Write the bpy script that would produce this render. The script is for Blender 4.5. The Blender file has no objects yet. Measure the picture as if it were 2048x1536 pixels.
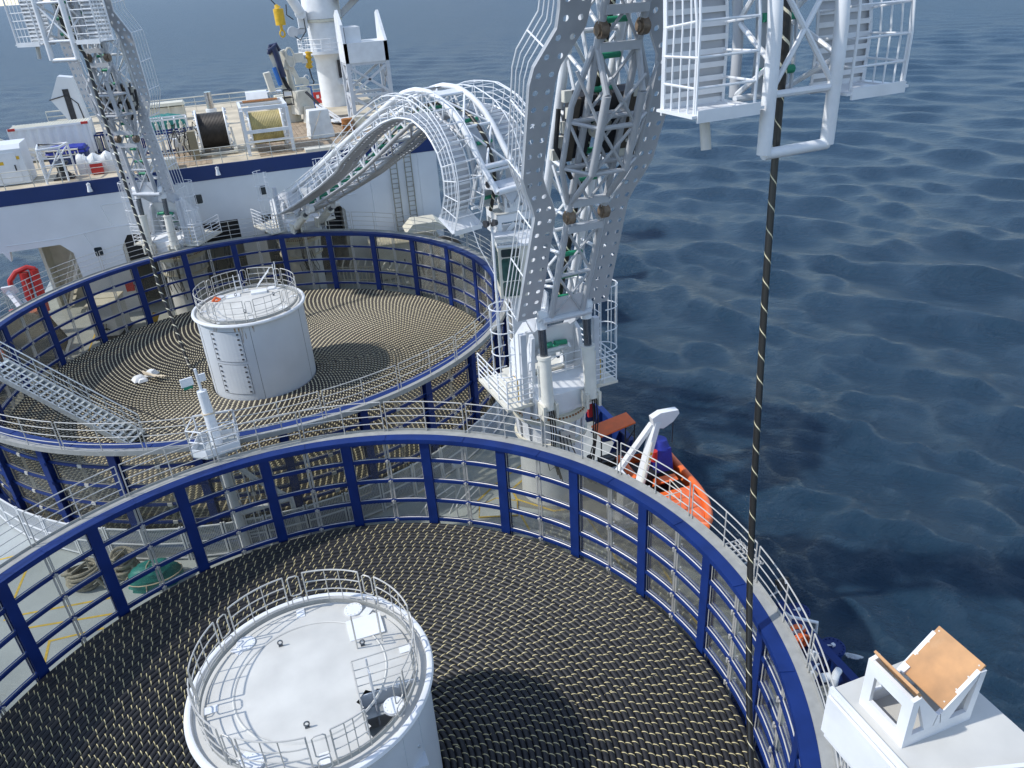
import bpy, math, random
import numpy as np
from mathutils import Vector as V, Matrix
random.seed(7)
PI = math.pi
sc = bpy.context.scene
C = sc.collection
# ---------------------------------------------------------------- camera
f_px, pitch, roll, yaw = 1538.64, 0.49243, -0.06554, 0.31998
CAM = V((0.84464, -13.51718, 19.37381))
h = V((math.sin(yaw), math.cos(yaw), 0)); r0 = V((math.cos(yaw), -math.sin(yaw), 0)); zz = V((0, 0, 1))
fw = h*math.cos(pitch) - zz*math.sin(pitch); u0 = h*math.sin(pitch) + zz*math.cos(pitch)
rt = r0*math.cos(roll) + u0*math.sin(roll); up = u0*math.cos(roll) - r0*math.sin(roll)
cam = bpy.data.cameras.new('camera'); cam_o = bpy.data.objects.new('camera', cam); C.objects.link(cam_o)
m = Matrix.Identity(4)
for i in range(3):
    m[i][0] = rt[i]; m[i][1] = up[i]; m[i][2] = -fw[i]; m[i][3] = CAM[i]
cam_o.matrix_world = m
cam.sensor_width = 36; cam.lens = f_px/2048*36; cam.clip_start = 0.1; cam.clip_end = 30000
sc.camera = cam_o
# ---------------------------------------------------------------- light
SUN_EL, SUN_AZ = math.radians(47), math.radians(172)      # azimuth measured in the xy plane from +x: sun stands to port
sd = V((math.cos(SUN_EL)*math.cos(SUN_AZ), math.cos(SUN_EL)*math.sin(SUN_AZ), math.sin(SUN_EL)))
w = bpy.data.worlds.new('World'); sc.world = w; w.use_nodes = True
nt = w.node_tree; bg = nt.nodes['Background']
sky = nt.nodes.new('ShaderNodeTexSky'); sky.sky_type = 'NISHITA'; sky.sun_disc = False
sky.sun_elevation = SUN_EL; sky.sun_rotation = PI/2 - SUN_AZ
sky.air_density = 1.0; sky.dust_density = .15; sky.ozone_density = 3.0; sky.altitude = 20
tcw = nt.nodes.new('ShaderNodeTexCoord'); mpw = nt.nodes.new('ShaderNodeMapping'); mpw.inputs['Scale'].default_value = (1, 1, 2.6); nt.links.new(tcw.outputs['Generated'], mpw.inputs[0])
ncl = nt.nodes.new('ShaderNodeTexNoise'); ncl.inputs['Scale'].default_value = 2.3; ncl.inputs['Detail'].default_value = 8; ncl.inputs['Roughness'].default_value = .55; nt.links.new(mpw.outputs[0], ncl.inputs[0])
rcl = nt.nodes.new('ShaderNodeMapRange'); rcl.inputs[1].default_value = .45; rcl.inputs[2].default_value = .68; rcl.inputs[4].default_value = .75; nt.links.new(ncl.outputs[0], rcl.inputs[0])
mcl = nt.nodes.new('ShaderNodeMix'); mcl.data_type = 'RGBA'; nt.links.new(rcl.outputs[0], mcl.inputs[0]); nt.links.new(sky.outputs[0], mcl.inputs[6]); mcl.inputs[7].default_value = (4.8, 5.1, 5.5, 1)
nt.links.new(mcl.outputs[2], bg.inputs[0]); bg.inputs[1].default_value = 0.15
sun = bpy.data.lights.new('sun', 'SUN'); sun.energy = 2.4; sun.angle = math.radians(1.2); sun.color = (1, .97, .92)
sun_o = bpy.data.objects.new('sun', sun); C.objects.link(sun_o); sun_o.rotation_euler = sd.to_track_quat('Z', 'Y').to_euler()
sc.view_settings.view_transform = 'Standard'; sc.view_settings.look = 'None'
sc.view_settings.exposure = 0.6; sc.view_settings.gamma = 1
sc.render.engine = 'CYCLES'
try:
    sc.cycles.max_bounces = 8; sc.cycles.transparent_max_bounces = 16
except Exception: pass
# ---------------------------------------------------------------- materials
def mat(name, col, rough=.5, metal=0, noise=.12, nscale=1.5, rust=0, rustcol=(.33,.14,.04), bump=0, bscale=30, spec=.5, coat=0, rscale=.7, dirt=0):
    m = bpy.data.materials.new(name); m.use_nodes = True; nt = m.node_tree; b = nt.nodes['Principled BSDF']
    b.inputs['Roughness'].default_value = rough; b.inputs['Metallic'].default_value = metal
    b.inputs['Specular IOR Level'].default_value = spec; b.inputs['Coat Weight'].default_value = coat
    tc = nt.nodes.new('ShaderNodeTexCoord')
    n = nt.nodes.new('ShaderNodeTexNoise'); n.inputs['Scale'].default_value = nscale; n.inputs['Detail'].default_value = 6
    nt.links.new(tc.outputs['Object'], n.inputs['Vector'])
    mr = nt.nodes.new('ShaderNodeMapRange'); mr.inputs[1].default_value = .3; mr.inputs[2].default_value = .7
    mr.inputs[3].default_value = 1-noise; mr.inputs[4].default_value = 1+noise*.5
    nt.links.new(n.outputs[0], mr.inputs[0])
    mx = nt.nodes.new('ShaderNodeMix'); mx.data_type = 'RGBA'; mx.blend_type = 'MULTIPLY'; mx.inputs[0].default_value = 1
    mx.inputs[6].default_value = (*col, 1); nt.links.new(mr.outputs[0], mx.inputs[7]); out = mx.outputs[2]
    if rust:
        n2 = nt.nodes.new('ShaderNodeTexNoise'); n2.inputs['Scale'].default_value = rscale; n2.inputs['Detail'].default_value = 9; n2.inputs['Roughness'].default_value = .65
        nt.links.new(tc.outputs['Object'], n2.inputs['Vector'])
        r = nt.nodes.new('ShaderNodeMapRange'); r.inputs[1].default_value = .62; r.inputs[2].default_value = .80; r.inputs[4].default_value = rust
        nt.links.new(n2.outputs[0], r.inputs[0])
        m2 = nt.nodes.new('ShaderNodeMix'); m2.data_type = 'RGBA'; nt.links.new(r.outputs[0], m2.inputs[0]); nt.links.new(out, m2.inputs[6]); m2.inputs[7].default_value = (*rustcol, 1); out = m2.outputs[2]
    nt.links.new(out, b.inputs['Base Color'])
    rr = nt.nodes.new('ShaderNodeMapRange'); rr.inputs[3].default_value = max(.05, rough-.12); rr.inputs[4].default_value = min(1, rough+.12)
    nt.links.new(n.outputs[0], rr.inputs[0]); nt.links.new(rr.outputs[0], b.inputs['Roughness'])
    if bump:
        n3 = nt.nodes.new('ShaderNodeTexNoise'); n3.inputs['Scale'].default_value = bscale; n3.inputs['Detail'].default_value = 4
        nt.links.new(tc.outputs['Object'], n3.inputs['Vector'])
        bp = nt.nodes.new('ShaderNodeBump'); bp.inputs['Strength'].default_value = bump; bp.inputs['Distance'].default_value = .03
        nt.links.new(n3.outputs[0], bp.inputs['Height']); nt.links.new(bp.outputs[0], b.inputs['Normal'])
    return m
M = {}
M['white'] = mat('white_paint', (.74,.75,.76), .42, noise=.10, rust=.22, rustcol=(.5,.38,.24))
M['grey'] = mat('light_grey_paint', (.56,.58,.61), .42, noise=.10, rust=.25, rustcol=(.40,.33,.26), nscale=2.5)
M['armgrey_shaded'] = mat('arm_grey_shaded_paint', (.46,.47,.49), .4, noise=.08, rust=.2, rustcol=(.45,.35,.24), nscale=2)  # arm grey, darkened a little to carry the shade of the downward faces
M['wall'] = mat('deckhouse_white', (.70,.72,.74), .5, noise=.07, nscale=.5, rust=.12, rustcol=(.55,.48,.36), rscale=.35)
M['cream'] = mat('cream_paint', (.66,.62,.50), .5, noise=.12, rust=.35, rustcol=(.38,.22,.08), rscale=1.6)
M['creamw'] = mat('aged_white', (.66,.63,.54), .5, noise=.14, rust=.3, rustcol=(.42,.30,.15), rscale=1.2)
M['blue'] = mat('navy_paint', (.006,.026,.145), .5, noise=.22, rust=.3, rustcol=(.05,.04,.06), rscale=1.1, spec=.3)
M['bluestripe'] = mat('blue_stripe', (.008,.032,.14), .45, noise=.1, nscale=.6)
M['brightblue'] = mat('bright_blue_cover', (.02,.035,.33), .6, noise=.3, nscale=3, bump=.5, bscale=6)
M['steel'] = mat('stainless', (.55,.53,.49), .5, metal=.25, noise=.15, rust=.35, rustcol=(.30,.18,.09), rscale=2)
M['walk'] = mat('walkway_grey', (.33,.33,.31), .65, noise=.15, nscale=4, rust=.25, rustcol=(.22,.17,.12))
M['deck'] = mat('deck_paint', (.40,.43,.42), .55, noise=.14, nscale=.55, rust=.5, rustcol=(.27,.27,.24), rscale=.45, bump=.1, bscale=3)
M['deckwalk'] = mat('deck_nonslip_paint', (.235,.235,.21), .7, noise=.14, nscale=1.0)
M['yellow'] = mat('yellow_line', (.62,.42,.05), .6, noise=.25, nscale=5)
M['yel'] = mat('yellow_paint', (.70,.42,.02), .45, noise=.2, nscale=4)
M['drum'] = mat('core_wall_paint', (.60,.63,.66), .5, noise=.06, nscale=.7, rust=.12, rustcol=(.45,.36,.24), rscale=.8)
M['drumtop'] = mat('core_top_paint', (.58,.57,.53), .6, noise=.14, nscale=1.1, rust=.55, rustcol=(.50,.36,.19), rscale=.5)
M['black'] = mat('black_rubber', (.012,.012,.013), .5, noise=.3)
M['dark'] = mat('dark_machinery', (.035,.035,.04), .55, noise=.5, nscale=5)
M['brown'] = mat('dark_brown_steel', (.10,.08,.06), .7, noise=.3, nscale=3, rust=.6)
M['green'] = mat('green_rubber_roller', (.02,.26,.14), .5, noise=.2, nscale=6)
M['teal'] = mat('teal_tarpaulin', (.015,.19,.16), .5, noise=.3, nscale=3, bump=.9, bscale=5)
M['orange'] = mat('orange_paint', (.80,.15,.03), .45, noise=.12, nscale=3)
M['red'] = mat('red_paint', (.52,.03,.025), .45, noise=.2)
M['chrome'] = mat('cylinder_rod', (.18,.19,.21), .2, metal=.9, noise=.1)
M['rope'] = mat('old_rope', (.33,.30,.23), .9, noise=.35, nscale=12, bump=.8, bscale=40)
M['tarpw'] = mat('white_tarpaulin', (.72,.72,.70), .6, noise=.12, nscale=2, bump=.7, bscale=3)
M['tarpg'] = mat('grey_canvas', (.47,.46,.43), .8, noise=.25, nscale=1.5, bump=.8, bscale=4)
M['wood'] = mat('deck_planks', (.36,.27,.18), .8, noise=.35, nscale=3)
M['deckcream'] = mat('cream_upper_deck', (.56,.48,.35), .7, noise=.25, nscale=.7, rust=.6, rustcol=(.30,.22,.14), rscale=.5)
M['ply'] = mat('plywood', (.50,.27,.12), .65, noise=.25, nscale=3, rust=.5, rustcol=(.62,.46,.30), rscale=1.2)
M['rusty'] = mat('rust_brown', (.38,.15,.04), .8, noise=.35, nscale=5)
M['sling'] = mat('pale_strap', (.6,.5,.36), .8, noise=.3)
M['alu'] = mat('aluminium_grating', (.52,.56,.57), .4, metal=.4, noise=.2, nscale=6)
M['skin'] = mat('skin', (.5,.3,.2), .6)
M['hull'] = mat('hull_blue', (.008,.03,.13), .45, noise=.2)
M['ladgrey'] = mat('dull_ladder', (.30,.29,.24), .6, noise=.3, nscale=3)
M['reelwire'] = mat('dark_wire_rope', (.045,.038,.033), .55, noise=.4, nscale=3, metal=.3)
M['reelyel'] = mat('yellowed_cable_wraps', (.46,.37,.15), .6, noise=.25, nscale=2, rust=.95, rustcol=(.05,.035,.02), rscale=3.5)
M['chromebright'] = mat('bright_chrome', (.6,.6,.6), .15, metal=1)
M['tan'] = mat('tan_paint', (.25,.21,.13), .6)
M['navyc'] = mat('navy_hydraulic', (.01,.02,.07), .35)
M['lightblue'] = mat('mid_blue_paint', (.02,.13,.42), .4)
M['cylw'] = mat('cylinder_barrel', (.70,.68,.61), .4, noise=.1, rust=.3, rustcol=(.42,.25,.1), rscale=1.5)
M['rustpin'] = mat('greasy_pin', (.22,.16,.11), .5, noise=.4, nscale=8)
M['greeng'] = mat('green_lamp_glass', (.02,.2,.12), .3)
M['hivis'] = mat('hivis_coverall', (.75,.13,.05), .7, noise=.25, nscale=8)
M['hivisg'] = mat('green_hivis_coverall', (.30,.45,.06), .7, noise=.25, nscale=8)
def glass(name, tint, gl=.10, stripes=0):
    m = bpy.data.materials.new(name); m.use_nodes = True; nt = m.node_tree; nt.nodes.remove(nt.nodes['Principled BSDF'])
    tr = nt.nodes.new('ShaderNodeBsdfTransparent'); g = nt.nodes.new('ShaderNodeBsdfGlossy'); g.inputs['Roughness'].default_value = .12
    g.inputs['Color'].default_value = (.8,.85,.9,1)
    fr = nt.nodes.new('ShaderNodeFresnel'); fr.inputs[0].default_value = 1.35
    mul = nt.nodes.new('ShaderNodeMath'); mul.operation = 'MULTIPLY_ADD'; mul.inputs[1].default_value = .6; mul.inputs[2].default_value = gl*.2
    nt.links.new(fr.outputs[0], mul.inputs[0])
    tr.inputs[0].default_value = (*tint, 1)
    if stripes:
        tc = nt.nodes.new('ShaderNodeTexCoord'); wv = nt.nodes.new('ShaderNodeTexWave'); wv.bands_direction = 'Z'; wv.inputs['Scale'].default_value = stripes
        nt.links.new(tc.outputs['Object'], wv.inputs[0])
        mx = nt.nodes.new('ShaderNodeMix'); mx.data_type = 'RGBA'; nt.links.new(wv.outputs[1], mx.inputs[0])
        mx.inputs[6].default_value = (*[t*.74 for t in tint], 1); mx.inputs[7].default_value = (*[min(1, t*1.08) for t in tint], 1)
        nt.links.new(mx.outputs[2], tr.inputs[0])
    ms = nt.nodes.new('ShaderNodeMixShader'); nt.links.new(mul.outputs[0], ms.inputs[0]); nt.links.new(tr.outputs[0], ms.inputs[1]); nt.links.new(g.outputs[0], ms.inputs[2])
    df = nt.nodes.new('ShaderNodeBsdfDiffuse'); df.inputs[0].default_value = (.30,.28,.22,1)
    ms2 = nt.nodes.new('ShaderNodeMixShader'); ms2.inputs[0].default_value = .10; nt.links.new(ms.outputs[0], ms2.inputs[1]); nt.links.new(df.outputs[0], ms2.inputs[2])
    nt.links.new(ms2.outputs[0], nt.nodes['Material Output'].inputs[0]); return m
M['pane1'] = glass('clear_polycarbonate', (.84,.85,.80), .2, stripes=9)
M['pane2'] = glass('tinted_polycarbonate', (.80,.76,.66), .2, stripes=9)
M['window'] = mat('window_glass', (.02,.03,.035), .08, noise=.05, spec=.8)
M['windowg'] = mat('green_window_glass', (.03,.09,.08), .1, noise=.5, nscale=3, spec=.8)
def meshmat():
    m = bpy.data.materials.new('perforated_mesh'); m.use_nodes = True; nt = m.node_tree; b = nt.nodes['Principled BSDF']
    b.inputs['Base Color'].default_value = (.50,.52,.53,1); b.inputs['Roughness'].default_value = .5
    uv = nt.nodes.new('ShaderNodeUVMap'); sp = nt.nodes.new('ShaderNodeSeparateXYZ'); nt.links.new(uv.outputs[0], sp.inputs[0])
    outs = []
    for k in (0, 1):
        a = nt.nodes.new('ShaderNodeMath'); a.operation = 'MULTIPLY'; a.inputs[1].default_value = 16; nt.links.new(sp.outputs[k], a.inputs[0])
        fr_ = nt.nodes.new('ShaderNodeMath'); fr_.operation = 'FRACT'; nt.links.new(a.outputs[0], fr_.inputs[0])
        g = nt.nodes.new('ShaderNodeMath'); g.operation = 'GREATER_THAN'; g.inputs[1].default_value = .42; nt.links.new(fr_.outputs[0], g.inputs[0]); outs.append(g)
    mu = nt.nodes.new('ShaderNodeMath'); mu.operation = 'MULTIPLY'; nt.links.new(outs[0].outputs[0], mu.inputs[0]); nt.links.new(outs[1].outputs[0], mu.inputs[1])
    inv = nt.nodes.new('ShaderNodeMath'); inv.operation = 'SUBTRACT'; inv.inputs[0].default_value = 1; nt.links.new(mu.outputs[0], inv.inputs[1])
    nt.links.new(inv.outputs[0], b.inputs['Alpha']); return m
M['mesh'] = meshmat()
def cablemat(name, pitch, wd, dark, line, rough=.38, sgn='SUBTRACT'):
    m = bpy.data.materials.new(name); m.use_nodes = True; nt = m.node_tree; b = nt.nodes['Principled BSDF']
    uv = nt.nodes.new('ShaderNodeUVMap'); sp = nt.nodes.new('ShaderNodeSeparateXYZ'); nt.links.new(uv.outputs[0], sp.inputs[0])
    d = nt.nodes.new('ShaderNodeMath'); d.operation = 'DIVIDE'; d.inputs[1].default_value = pitch; nt.links.new(sp.outputs[0], d.inputs[0])
    a = nt.nodes.new('ShaderNodeMath'); a.operation = sgn; nt.links.new(d.outputs[0], a.inputs[0]); nt.links.new(sp.outputs[1], a.inputs[1])
    fr_ = nt.nodes.new('ShaderNodeMath'); fr_.operation = 'FRACT'; nt.links.new(a.outputs[0], fr_.inputs[0])
    g = nt.nodes.new('ShaderNodeMath'); g.operation = 'LESS_THAN'; g.inputs[1].default_value = wd; nt.links.new(fr_.outputs[0], g.inputs[0])
    tc = nt.nodes.new('ShaderNodeTexCoord'); n = nt.nodes.new('ShaderNodeTexNoise'); n.inputs['Scale'].default_value = .8; n.inputs['Detail'].default_value = 5
    nt.links.new(tc.outputs['Object'], n.inputs[0])
    cr = nt.nodes.new('ShaderNodeMix'); cr.data_type = 'RGBA'; nt.links.new(n.outputs[0], cr.inputs[0]); cr.inputs[6].default_value = (*[c*.6 for c in dark], 1); cr.inputs[7].default_value = (*[c*1.5 for c in dark], 1)
    n2 = nt.nodes.new('ShaderNodeTexNoise'); n2.inputs['Scale'].default_value = 6; nt.links.new(tc.outputs['Object'], n2.inputs[0])
    cl = nt.nodes.new('ShaderNodeMix'); cl.data_type = 'RGBA'; nt.links.new(n2.outputs[0], cl.inputs[0]); cl.inputs[6].default_value = (*[c*.65 for c in line], 1); cl.inputs[7].default_value = (*[min(1, c*1.25) for c in line], 1)
    mx = nt.nodes.new('ShaderNodeMix'); mx.data_type = 'RGBA'; nt.links.new(g.outputs[0], mx.inputs[0]); nt.links.new(cr.outputs[2], mx.inputs[6]); nt.links.new(cl.outputs[2], mx.inputs[7])
    nt.links.new(mx.outputs[2], b.inputs['Base Color']); b.inputs['Roughness'].default_value = rough; return m
M['cable1'] = cablemat('black_cable_yellow_spiral', .33, .075, (.012,.012,.014), (.66,.57,.30), rough=.55)
M['cable2'] = cablemat('brown_black_cable_cream_spiral', .27, .24, (.028,.022,.018), (.66,.58,.38), rough=.6)
M['hang1'] = cablemat('hanging_cable_spiral', .55, .06, (.014,.013,.012), (.75,.68,.45), rough=.3, sgn='ADD')
M['hang2'] = cablemat('hanging_cable_thick_spiral', .5, .14, (.016,.014,.012), (.75,.70,.52), rough=.4, sgn='ADD')
# ---------------------------------------------------------------- mesh helpers
class MB:
    def __init__(s): s.v = []; s.f = []; s.uv = None
    def add(s, vs, fs):
        n = len(s.v); s.v += [tuple(a) for a in vs]; s.f += [tuple(i+n for i in q) for q in fs]; return s
    def box(s, c, d, rz=0, rx=0, ry=0, top=1.0):
        R = Matrix.Rotation(rz, 3, 'Z') @ Matrix.Rotation(ry, 3, 'Y') @ Matrix.Rotation(rx, 3, 'X'); c = V(c); vs = []
        for k in (-.5, .5):
            t = top if k > 0 else 1.0
            for i, j in ((-.5,-.5),(.5,-.5),(.5,.5),(-.5,.5)): vs.append(c + R @ V((i*d[0]*t, j*d[1]*t, k*d[2])))
        return s.add(vs, [(3,2,1,0),(4,5,6,7),(0,1,5,4),(1,2,6,5),(2,3,7,6),(3,0,4,7)])
    def b2(s, x0, x1, y0, y1, z0, z1): return s.box(((x0+x1)/2, (y0+y1)/2, (z0+z1)/2), (x1-x0, y1-y0, z1-z0))
    def bar(s, p, q, a, b, upv=(0,0,1)):
        p = V(p); q = V(q); t = (q-p).normalized(); x = t.cross(V(upv))
        if x.length < .05: x = t.cross(V((1,0,0)))
        x.normalize(); y = x.cross(t); vs = []
        for e in (p, q):
            for i, j in ((-.5,-.5),(.5,-.5),(.5,.5),(-.5,.5)): vs.append(e + x*a*i + y*b*j)
        return s.add(vs, [(0,1,2,3),(7,6,5,4),(4,5,1,0),(5,6,2,1),(6,7,3,2),(7,4,0,3)])
    def tube(s, pts, r, n=8, closed=False, r1=None):
        P = [V(p) for p in pts]; N = len(P); rs = [r + (0 if r1 is None else (r1-r)*i/(N-1)) for i in range(N)]
        T = []
        for i in range(N):
            a = P[(i-1) % N] if (closed or i > 0) else P[i]; b = P[(i+1) % N] if (closed or i < N-1) else P[i]
            T.append((b-a).normalized())
        u = T[0].cross(V((0,0,1)))
        if u.length < .1: u = T[0].cross(V((1,0,0)))
        u.normalize(); vs = []
        for i in range(N):
            u = (u - T[i]*u.dot(T[i])).normalized(); w_ = T[i].cross(u)
            for k in range(n):
                a = 2*PI*k/n; vs.append(P[i] + (u*math.cos(a) + w_*math.sin(a))*rs[i])
        fs = []
        for i in range(N if closed else N-1):
            j = (i+1) % N
            for k in range(n): k2 = (k+1) % n; fs.append((i*n+k, i*n+k2, j*n+k2, j*n+k))
        if not closed: fs += [tuple(range(n-1, -1, -1)), tuple((N-1)*n+k for k in range(n))]
        return s.add(vs, fs)
    def cyl(s, p, q, r, r2=None, n=16): return s.tube([p, q], r, n, r1=r2)
    def ring(s, c, r0, r1, z0, z1, n=96, a0=0, a1=2*PI):
        full = abs(a1-a0-2*PI) < 1e-6; k = n if full else n+1; vs = []
        for i in range(k):
            a = a0 + (a1-a0)*i/n; x, y = math.cos(a), math.sin(a)
            for rr, z in ((r0,z0),(r1,z0),(r1,z1),(r0,z1)): vs.append((c[0]+rr*x, c[1]+rr*y, z))
        fs = []
        for i in range(n):
            j = (i+1) % k
            for e in range(4): g = (e+1) % 4; fs.append((i*4+e, j*4+e, j*4+g, i*4+g))
        if not full: fs += [(0,1,2,3), ((k-1)*4+3,(k-1)*4+2,(k-1)*4+1,(k-1)*4)]
        return s.add(vs, fs)
    def lathe(s, prof, c=(0,0), n=48):
        vs = []; m_ = len(prof)
        for i in range(n):
            a = 2*PI*i/n
            for rr, z in prof: vs.append((c[0]+rr*math.cos(a), c[1]+rr*math.sin(a), z))
        fs = []
        for i in range(n):
            j = (i+1) % n
            for e in range(m_-1): fs.append((i*m_+e, j*m_+e, j*m_+e+1, i*m_+e+1))
        return s.add(vs, fs)
    def extr(s, poly, d):
        P = [V(p) for p in poly]; d = V(d); n = len(P)
        return s.add(P + [p+d for p in P], [tuple(range(n-1,-1,-1)), tuple(range(n, 2*n))] + [(i, (i+1) % n, n+(i+1) % n, n+i) for i in range(n)])
    def holed(s, A, B, Cc, D, nu, nv, rad, th):
        # flat plate A-B (u) D-C (v above) with nu x nv round holes, thickness th
        A, B, Cc, D = map(V, (A, B, Cc, D)); nrm = (B-A).cross(D-A).normalized()
        def pt(u, v): return (A*(1-u)+B*u)*(1-v) + (D*(1-u)+Cc*u)*v
        K = 12
        for i in range(nu):
            for j in range(nv):
                c = pt((i+.5)/nu, (j+.5)/nv); eu = (B-A).normalized(); ev = nrm.cross(eu)
                for side in (0, 1):
                    o = nrm*th*side; outer = []; inner = []
                    for k in range(K):
                        a = 2*PI*k/K + PI/4; ca, sa = math.cos(a), math.sin(a); mm = max(abs(ca), abs(sa))
                        outer.append(pt((i+.5+.5*ca/mm)/nu, (j+.5+.5*sa/mm)/nv) + o); inner.append(c + (eu*ca+ev*sa)*rad + o)
                    fs = [((k, (k+1) % K, K+(k+1) % K, K+k) if side == 0 else (K+k, K+(k+1) % K, (k+1) % K, k)) for k in range(K)]
                    s.add(outer+inner, fs)
        for p, q in ((A,B),(B,Cc),(Cc,D),(D,A)): s.add([p, q, q+nrm*th, p+nrm*th], [(0,1,2,3)])
        return s
    def xf(s, Mx): s.v = [tuple(Mx @ V(a)) for a in s.v]; return s
def obj(name, mb, m, parent=None, smooth=40, loc=None):
    me = bpy.data.meshes.new(name); me.from_pydata(mb.v, [], mb.f); me.update()
    if mb.uv:
        ul = me.uv_layers.new(name='UVMap'); ul.data.foreach_set('uv', np.array(mb.uv, dtype=np.float32).ravel())
    me.materials.append(M[m] if isinstance(m, str) else m)
    if smooth:
        me.polygons.foreach_set('use_smooth', [True]*len(me.polygons))
        try: me.set_sharp_from_angle(angle=math.radians(smooth))
        except Exception: pass
    o = bpy.data.objects.new(name, me); C.objects.link(o)
    if parent: o.parent = parent
    if loc: o.location = loc
    return o
def tag(o, label, cat, group=None):
    o['label'] = label; o['category'] = cat
    if group: o['group'] = group
    return o
def thing(name, label, cat, loc=(0,0,0), rz=0, group=None):
    o = bpy.data.objects.new(name, None); C.objects.link(o); o.location = loc; o.rotation_euler = (0,0,rz); o.empty_display_size = .3
    return tag(o, label, cat, group)
def struct(o): o['kind'] = 'structure'; return o
def cpy(o, parent=None, rz=None, loc=None):
    c = o.copy(); C.objects.link(c)
    if parent: c.parent = parent
    if rz is not None: c.rotation_euler = (0,0,rz)
    if loc is not None: c.location = loc
    for g in o.children:
        d = g.copy(); C.objects.link(d); d.parent = c
        for gg in g.children:
            e = gg.copy(); C.objects.link(e); e.parent = d
    return c
def rails(mb, pts, levels=(.4,.75,1.1), every=1, r=.02, upv=(0,0,1), rp=.022, n=6, top=None):
    P = [V(p) for p in pts]; U = [V(u) for u in upv] if isinstance(upv, list) else [V(upv)]*len(P)
    for i, L in enumerate(levels): mb.tube([p+u*L for p, u in zip(P, U)], (top or r) if i == len(levels)-1 else r, n)
    for i in range(0, len(P), every): mb.tube([P[i], P[i]+U[i]*levels[-1]], rp, n)
    return mb
def arc(c, r, a0, a1, n, z): return [(c[0]+r*math.cos(a0+(a1-a0)*i/n), c[1]+r*math.sin(a0+(a1-a0)*i/n), z) for i in range(n+1)]
def ladder_mb(mb, base, top, side, w_=.45, r=.025, step=.3, rr=.014):
    b, t, s_ = V(base), V(top), V(side).normalized()*w_/2
    mb.tube([b-s_, t-s_], r, 6); mb.tube([b+s_, t+s_], r, 6); n = int((t-b).length/step)
    for i in range(1, n): p = b.lerp(t, i/n); mb.tube([p-s_, p+s_], rr, 5)
    return mb
def cage_mb(mb, base, top, side, outv, rad=.4, r=.016, hoops=.7):
    b, t, s_, o_ = V(base), V(top), V(side).normalized(), V(outv).normalized(); L = (t-b).length; n = max(2, int(L/hoops))
    def hp(p): return [p + s_*rad*math.cos(a) + o_*(rad*math.sin(a)+rad*.55) for a in [PI*k/8 for k in range(9)]]
    for i in range(n+1):
        p = b.lerp(t, i/n); H = [p + s_*rad] + hp(p) + [p - s_*rad]; mb.tube(H, r*1.2, 5)
    h0, h1 = hp(b), hp(t)
    for k in (0, 2, 4, 6, 8): mb.tube([h0[k], h1[k]], r, 5)
    return mb
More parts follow.
